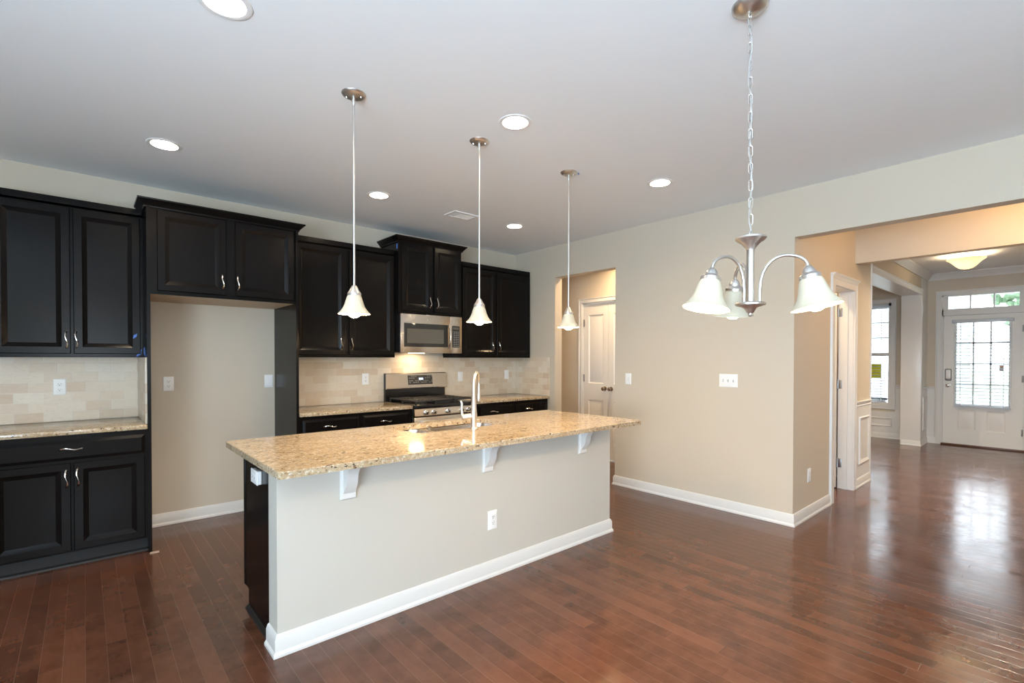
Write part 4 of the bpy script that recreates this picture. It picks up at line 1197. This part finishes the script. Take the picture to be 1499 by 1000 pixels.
one(b, 'tape_scrap', 'bluetape', 'strip of blue tape on the side of the raised cabinet above the microwave', 'tape')

# ------------------------------------------------------------------ chandelier
CXX, CYY = -2.36, -4.05
ch = thing('chandelier', 'brushed nickel three arm chandelier with bell glass shades on a chain', 'chandelier', (CXX, CYY, 1.5))
b = MB(); b.lathe([(0, -0.034), (0.014, -0.034), (0.030, -0.030), (0.055, -0.018), (0.066, -0.006), (0.067, 0), (0, 0)], (CXX - 0.02, CYY, H), 36); cn = b.build('canopy', 'nickel', ch)
b = MB(); b.tube([(CXX - 0.02 + 0.010 * math.cos(2 * PI * k / 16), CYY, H - 0.043 + 0.010 * math.sin(2 * PI * k / 16)) for k in range(16)], 0.0022, 8, closed=True); b.build('loop', 'nickel', cn)
ctop = Vector((CXX - 0.02, CYY, H - 0.047)); cbot = Vector((CXX, CYY, 1.868))
b = MB(); nl = 25; pitch = (ctop - cbot).length / nl; ax = (cbot - ctop).normalized()
for k in range(nl):
    c = ctop + ax * pitch * (k + 0.5)
    ang = 0.55 + (PI / 2 if k % 2 else 0) + 0.15 * math.sin(k * 1.7)
    hv = Vector((math.cos(ang), math.sin(ang), 0))
    hl, hw = pitch / 2 + 0.0045, 0.0075
    pts = [c + ax * (hl - hw) * (1 if math.sin(a) >= 0 else -1) * (1 if abs(math.sin(a)) > 1e-6 else 0) + ax * hw * math.sin(a) + hv * hw * math.cos(a) for a in [2 * PI * (j + 0.5) / 14 for j in range(14)]]
    b.tube(pts, 0.0016, 6, closed=True)
b.build('chain', 'nickel', ch)
b = MB(); pts = []
for k in range(60):
    t = k / 59; c = ctop.lerp(cbot, t)
    pts.append(c + Vector((0.008 * math.sin(t * 24), 0.008 * math.cos(t * 21), 0)))
b.tube(pts, 0.0013, 6); b.build('cord', 'cord', ch)
b = MB(); b.tube([(CXX + 0.012 * math.cos(2 * PI * k / 16), CYY, 1.862 + 0.012 * math.sin(2 * PI * k / 16)) for k in range(16)], 0.0022, 8, closed=True)
b.build('hanging_loop', 'nickel', ch)
b = MB(); b.lathe([(0, 1.852), (0.050, 1.851), (0.056, 1.848), (0.057, 1.842), (0.050, 1.834), (0.034, 1.824), (0.024, 1.812), (0.017, 1.802), (0.0155, 1.797), (0, 1.797)], (CXX, CYY, 0), 36); b.build('top_cup', 'nickel', ch)
b = MB(); b.lathe([(0, 1.80), (0.0145, 1.80), (0.0145, 1.59), (0, 1.59)], (CXX, CYY, 0), 24); b.build('column', 'nickel', ch)
b = MB(); b.lathe([(0, 1.596), (0.016, 1.596), (0.050, 1.592), (0.056, 1.587), (0.055, 1.581), (0.045, 1.578), (0.024, 1.570), (0.017, 1.560), (0.013, 1.552), (0.008, 1.549), (0.009, 1.543), (0.006, 1.537), (0, 1.535)], (CXX, CYY, 0), 36); b.build('bottom_hub', 'nickel', ch)
rv = Vector((math.cos(YAW), -math.sin(YAW), 0)); fwv = Vector((math.sin(YAW), math.cos(YAW), 0))
for ang in (-38, -158, 82):
    a = math.radians(ang); o_ = rv * math.cos(a) + fwv * math.sin(a)
    C0 = Vector((CXX, CYY, 0)); R0, R1 = 0.034, 0.196
    pts = [C0 + o_ * R0 + Vector((0, 0, 1.585))]
    for k in range(13):
        t = k / 12
        r = R0 + (R1 - R0) * (1 - math.cos(PI * t)) / 2
        z = 1.635 + (1.763 - 1.635) * math.sin(PI * min(1, t * 0.985)) ** 0.85 if t < 0.5 else 1.705 + (1.763 - 1.705) * math.sin(PI * t) ** 0.85
        pts.append(C0 + o_ * r + Vector((0, 0, z)))
    b = MB(); b.tube(pts, 0.0062, 12); am = b.build('arm', 'nickel', ch)
    tl = math.radians(11)
    axis = Vector((0, 0, 1)).cross(o_).normalized()
    # shades lean outwards at the bottom
    rot = Matrix.Rotation(-tl, 4, axis)
    at = C0 + o_ * R1 + Vector((0, 0, 1.706))
    b = MB(); b.lathe([(0, 0.010), (0.007, 0.009), (0.014, 0.003), (0.021, -0.008), (0.023, -0.018), (0.034, -0.026), (0.037, -0.030), (0.037, -0.041), (0.032, -0.042), (0, -0.042)], at, 28, rot); b.build('socket_cap', 'nickel', am)
    pr = [(0.035, -0.040), (0.041, -0.052), (0.046, -0.070), (0.051, -0.090), (0.058, -0.110), (0.069, -0.128), (0.082, -0.143), (0.087, -0.149)]
    b = MB(); b.lathe(pr + [(r - 0.0034, z - 0.0005) for r, z in pr[::-1]], at, 36, rot); b.build('shade', 'shade', am)
    b = MB(); b.lathe([(0, -0.045), (0.014, -0.046), (0.015, -0.072), (0.021, -0.088), (0.030, -0.106), (0.034, -0.124), (0.032, -0.142), (0.024, -0.156), (0.011, -0.163), (0, -0.164)], at, 24, rot); b.build('bulb', 'cbulb', am)

# bowl lights
def bowl_light(ex, ey, zb, label, glow, glass='bowl'):
    bl = thing('bowl_light', label, 'ceiling light', (ex, ey, zb))
    b = MB(); b.lathe([(0, H - 0.022), (0.03, H - 0.02), (0.055, H - 0.01), (0.06, H), (0, H)], (ex, ey, 0), 28); b.build('canopy', 'nickel', bl)
    b = MB(); b.tube([(ex, ey, H - 0.015), (ex, ey, zb + 0.03)], 0.009, 12); b.build('stem', 'nickel', bl)
    b = MB(); pr = [(r, zb - 2.53 + z) for r, z in [(0.20, 2.690), (0.192, 2.682), (0.165, 2.664), (0.135, 2.635), (0.105, 2.600), (0.070, 2.570), (0.035, 2.556), (0.012, 2.552)]]
    b.lathe(pr + [(r * 0.975, z + 0.004) for r, z in pr[::-1]], (ex, ey, 0), 40); b.build('glass_bowl', glass, bl)
    b = MB(); b.lathe([(0, zb + 0.026), (0.018, zb + 0.023), (0.020, zb + 0.018), (0.010, zb + 0.010), (0.008, zb + 0.003), (0, zb)], (ex, ey, 0), 20); b.build('finial', 'nickel', bl)
    for s_ in (-1, 1):
        b = MB(); b.lathe([(0, -0.032), (0.02, -0.025), (0.03, 0), (0.02, 0.026), (0, 0.034)], (ex + s_ * 0.045, ey - s_ * 0.075, zb + 0.125), 16); b.build('bulb', glow, bl)
bowl_light(4.42, -3.985, 2.53, 'lit frosted glass bowl light hanging from the entry ceiling', 'bowlbulb')
gl = thing('globe_light', 'lit frosted globe light on the hall ceiling before the entry, out of sight', 'ceiling light', (0.95, -4.85, 2.60))
b = MB(); b.lathe([(0, H - 0.03), (0.05, H - 0.028), (0.062, H - 0.01), (0.065, H), (0, H)], (0.95, -4.85, 0), 28); b.build('base_plate', 'nickel', gl)
b = MB(); b.lathe([(0, 2.60), (0.03, 2.607), (0.055, 2.627), (0.068, 2.655), (0.066, 2.685), (0.05, 2.712), (0.045, 2.72)], (0.95, -4.85, 0), 28); b.build('globe', 'hallbulb', gl)

# ------------------------------------------------------------------ outdoors, seen through the entry glass
b = MB(); b.box(6.2, 90, -60, 60, -0.35, -0.3)
tag(b.build('ground', 'lawn', smooth=False), 'pale lawn in front of the house beyond the glass', 'ground', None, 'structure')
b = MB(); b.box(6.2, 7.9, -5.6, -2.6, -0.3, -0.04)
tag(b.build('porch_floor', 'concrete', smooth=False), 'concrete porch slab outside the front door', 'porch', None, 'structure')
b = MB(); b.box(15, 21, -60, 60, -0.3, -0.29)
tag(b.build('street', 'asphalt', smooth=False), 'street crossing in front of the house', 'street', None, 'structure')
def house(x, y, w, d, h, label):
    t = thing('house', label, 'house', (x, y, -0.3))
    b = MB(); b.box(x, x + d, y - w / 2, y + w / 2, -0.3, h)
    b.build('wall', 'siding', t, smooth=False)
    b = MB(); b.prism([(-w / 2 - 0.4, h - 0.05), (w / 2 + 0.4, h - 0.05), (0, h + w * 0.3)], lambda u, v, dd: (dd, y + u, v), x - 0.4, x + d + 0.4); b.build('roof', 'roofing', t, smooth=False)
    for u in (-w * 0.3, 0.0, w * 0.3):
        for v in (0.7, 3.3):
            if v + 1.4 < h:
                b = MB(); b.box(x - 0.04, x, y + u - 0.5, y + u + 0.5, v, v + 1.4); wn = b.build('window', 'plate', t, smooth=False)
                b = MB(); b.box(x - 0.05, x - 0.04, y + u - 0.42, y + u + 0.42, v + 0.08, v + 1.32); b.build('pane', 'darkglass', wn, smooth=False)
house(27, 3.5, 9, 9, 5.6, 'pale sided house across the street seen through the dining window')
house(30, -9.5, 9, 9, 3.0, 'low pale house across the street seen through the front door')
def tree(x, y, h, r, label):
    t = thing('tree', label, 'tree', (x, y, -0.3), 'trees across the street')
    b = MB(); b.tube([(x, y, -0.3), (x + 0.1, y, h * 0.4), (x, y + 0.1, h * 0.75)], [0.22, 0.16, 0.08], 10); b.build('trunk', 'bark', t)
    b = MB(); rnd = random.Random(int(x * 7 + y * 3))
    for k in range(130):
        a = rnd.random() * 2 * PI; e_ = rnd.random(); rr_ = r * (0.35 + 0.65 * rnd.random()) * math.sqrt(max(0.05, 1 - (2 * e_ - 1) ** 2))
        c = Vector((x + rr_ * math.cos(a), y + rr_ * math.sin(a), h * 0.35 + e_ * h * 0.65))
        bmesh.ops.create_icosphere(b.bm, subdivisions=1, radius=r * (0.10 + 0.10 * rnd.random()), matrix=Matrix.Translation(c) @ Matrix.Rotation(rnd.random() * 3, 4, 'X') @ Matrix.Diagonal((1, 1, 0.6, 1)))
    b.build('crown', 'leaf', t)
tree(40, -4.0, 8.6, 2.6, 'pale green tree showing in the transom over the front door, leftmost')
tree(44, -12.4, 8.2, 2.2, 'bushy tree showing behind the low house, in the middle transom light')
tree(34, -16.5, 6.0, 2.4, 'green tree beside the low house, in the upper right door glass')
cr = thing('car', 'silver car parked on the street beyond the dining window', 'car', (17.5, 1.2, -0.29))
b = MB(); prc = [(-2.2, 0.0), (2.2, 0.0), (2.25, 0.45), (1.4, 0.62), (0.7, 1.12), (-0.9, 1.15), (-1.7, 0.68), (-2.25, 0.6)]
b.prism(prc, lambda u, v, d: (d, 1.2 + u, v), 16.7, 18.4); b.build('body', 'carpaint', cr)
b = MB(); b.prism([(1.2, 0.66), (0.65, 1.05), (-0.85, 1.08), (-1.5, 0.68)], lambda u, v, d: (d, 1.2 + u, v), 16.68, 18.42); b.build('side_window', 'darkglass', cr)
for u in (-1.35, 1.35):
    for x in (16.72, 18.2):
        b = MB(); b.lathe([(0, 0), (0.33, 0), (0.35, 0.05), (0.35, 0.15), (0.33, 0.2), (0, 0.2)], (x, 1.2 + u, 0.05), 24, Matrix.Rotation(PI / 2, 4, 'Y')); b.build('wheel', 'rubber', cr)
br = thing('road_barrier', 'yellow striped road barrier outside the front door', 'barrier', (14.0, -5.2, -0.3))
b = MB()
for z in (0.75, 1.05): b.box(13.98, 14.02, -6.1, -4.3, z, z + 0.18)
b.build('board', 'barrier', br, smooth=False)
for y in (-5.9, -4.5):
    b = MB(); b.tube([(13.8, y, -0.3), (14.0, y, 1.25)], 0.03, 8); b.tube([(14.2, y, -0.3), (14.0, y, 1.25)], 0.03, 8); b.build('leg', 'barrier', br)
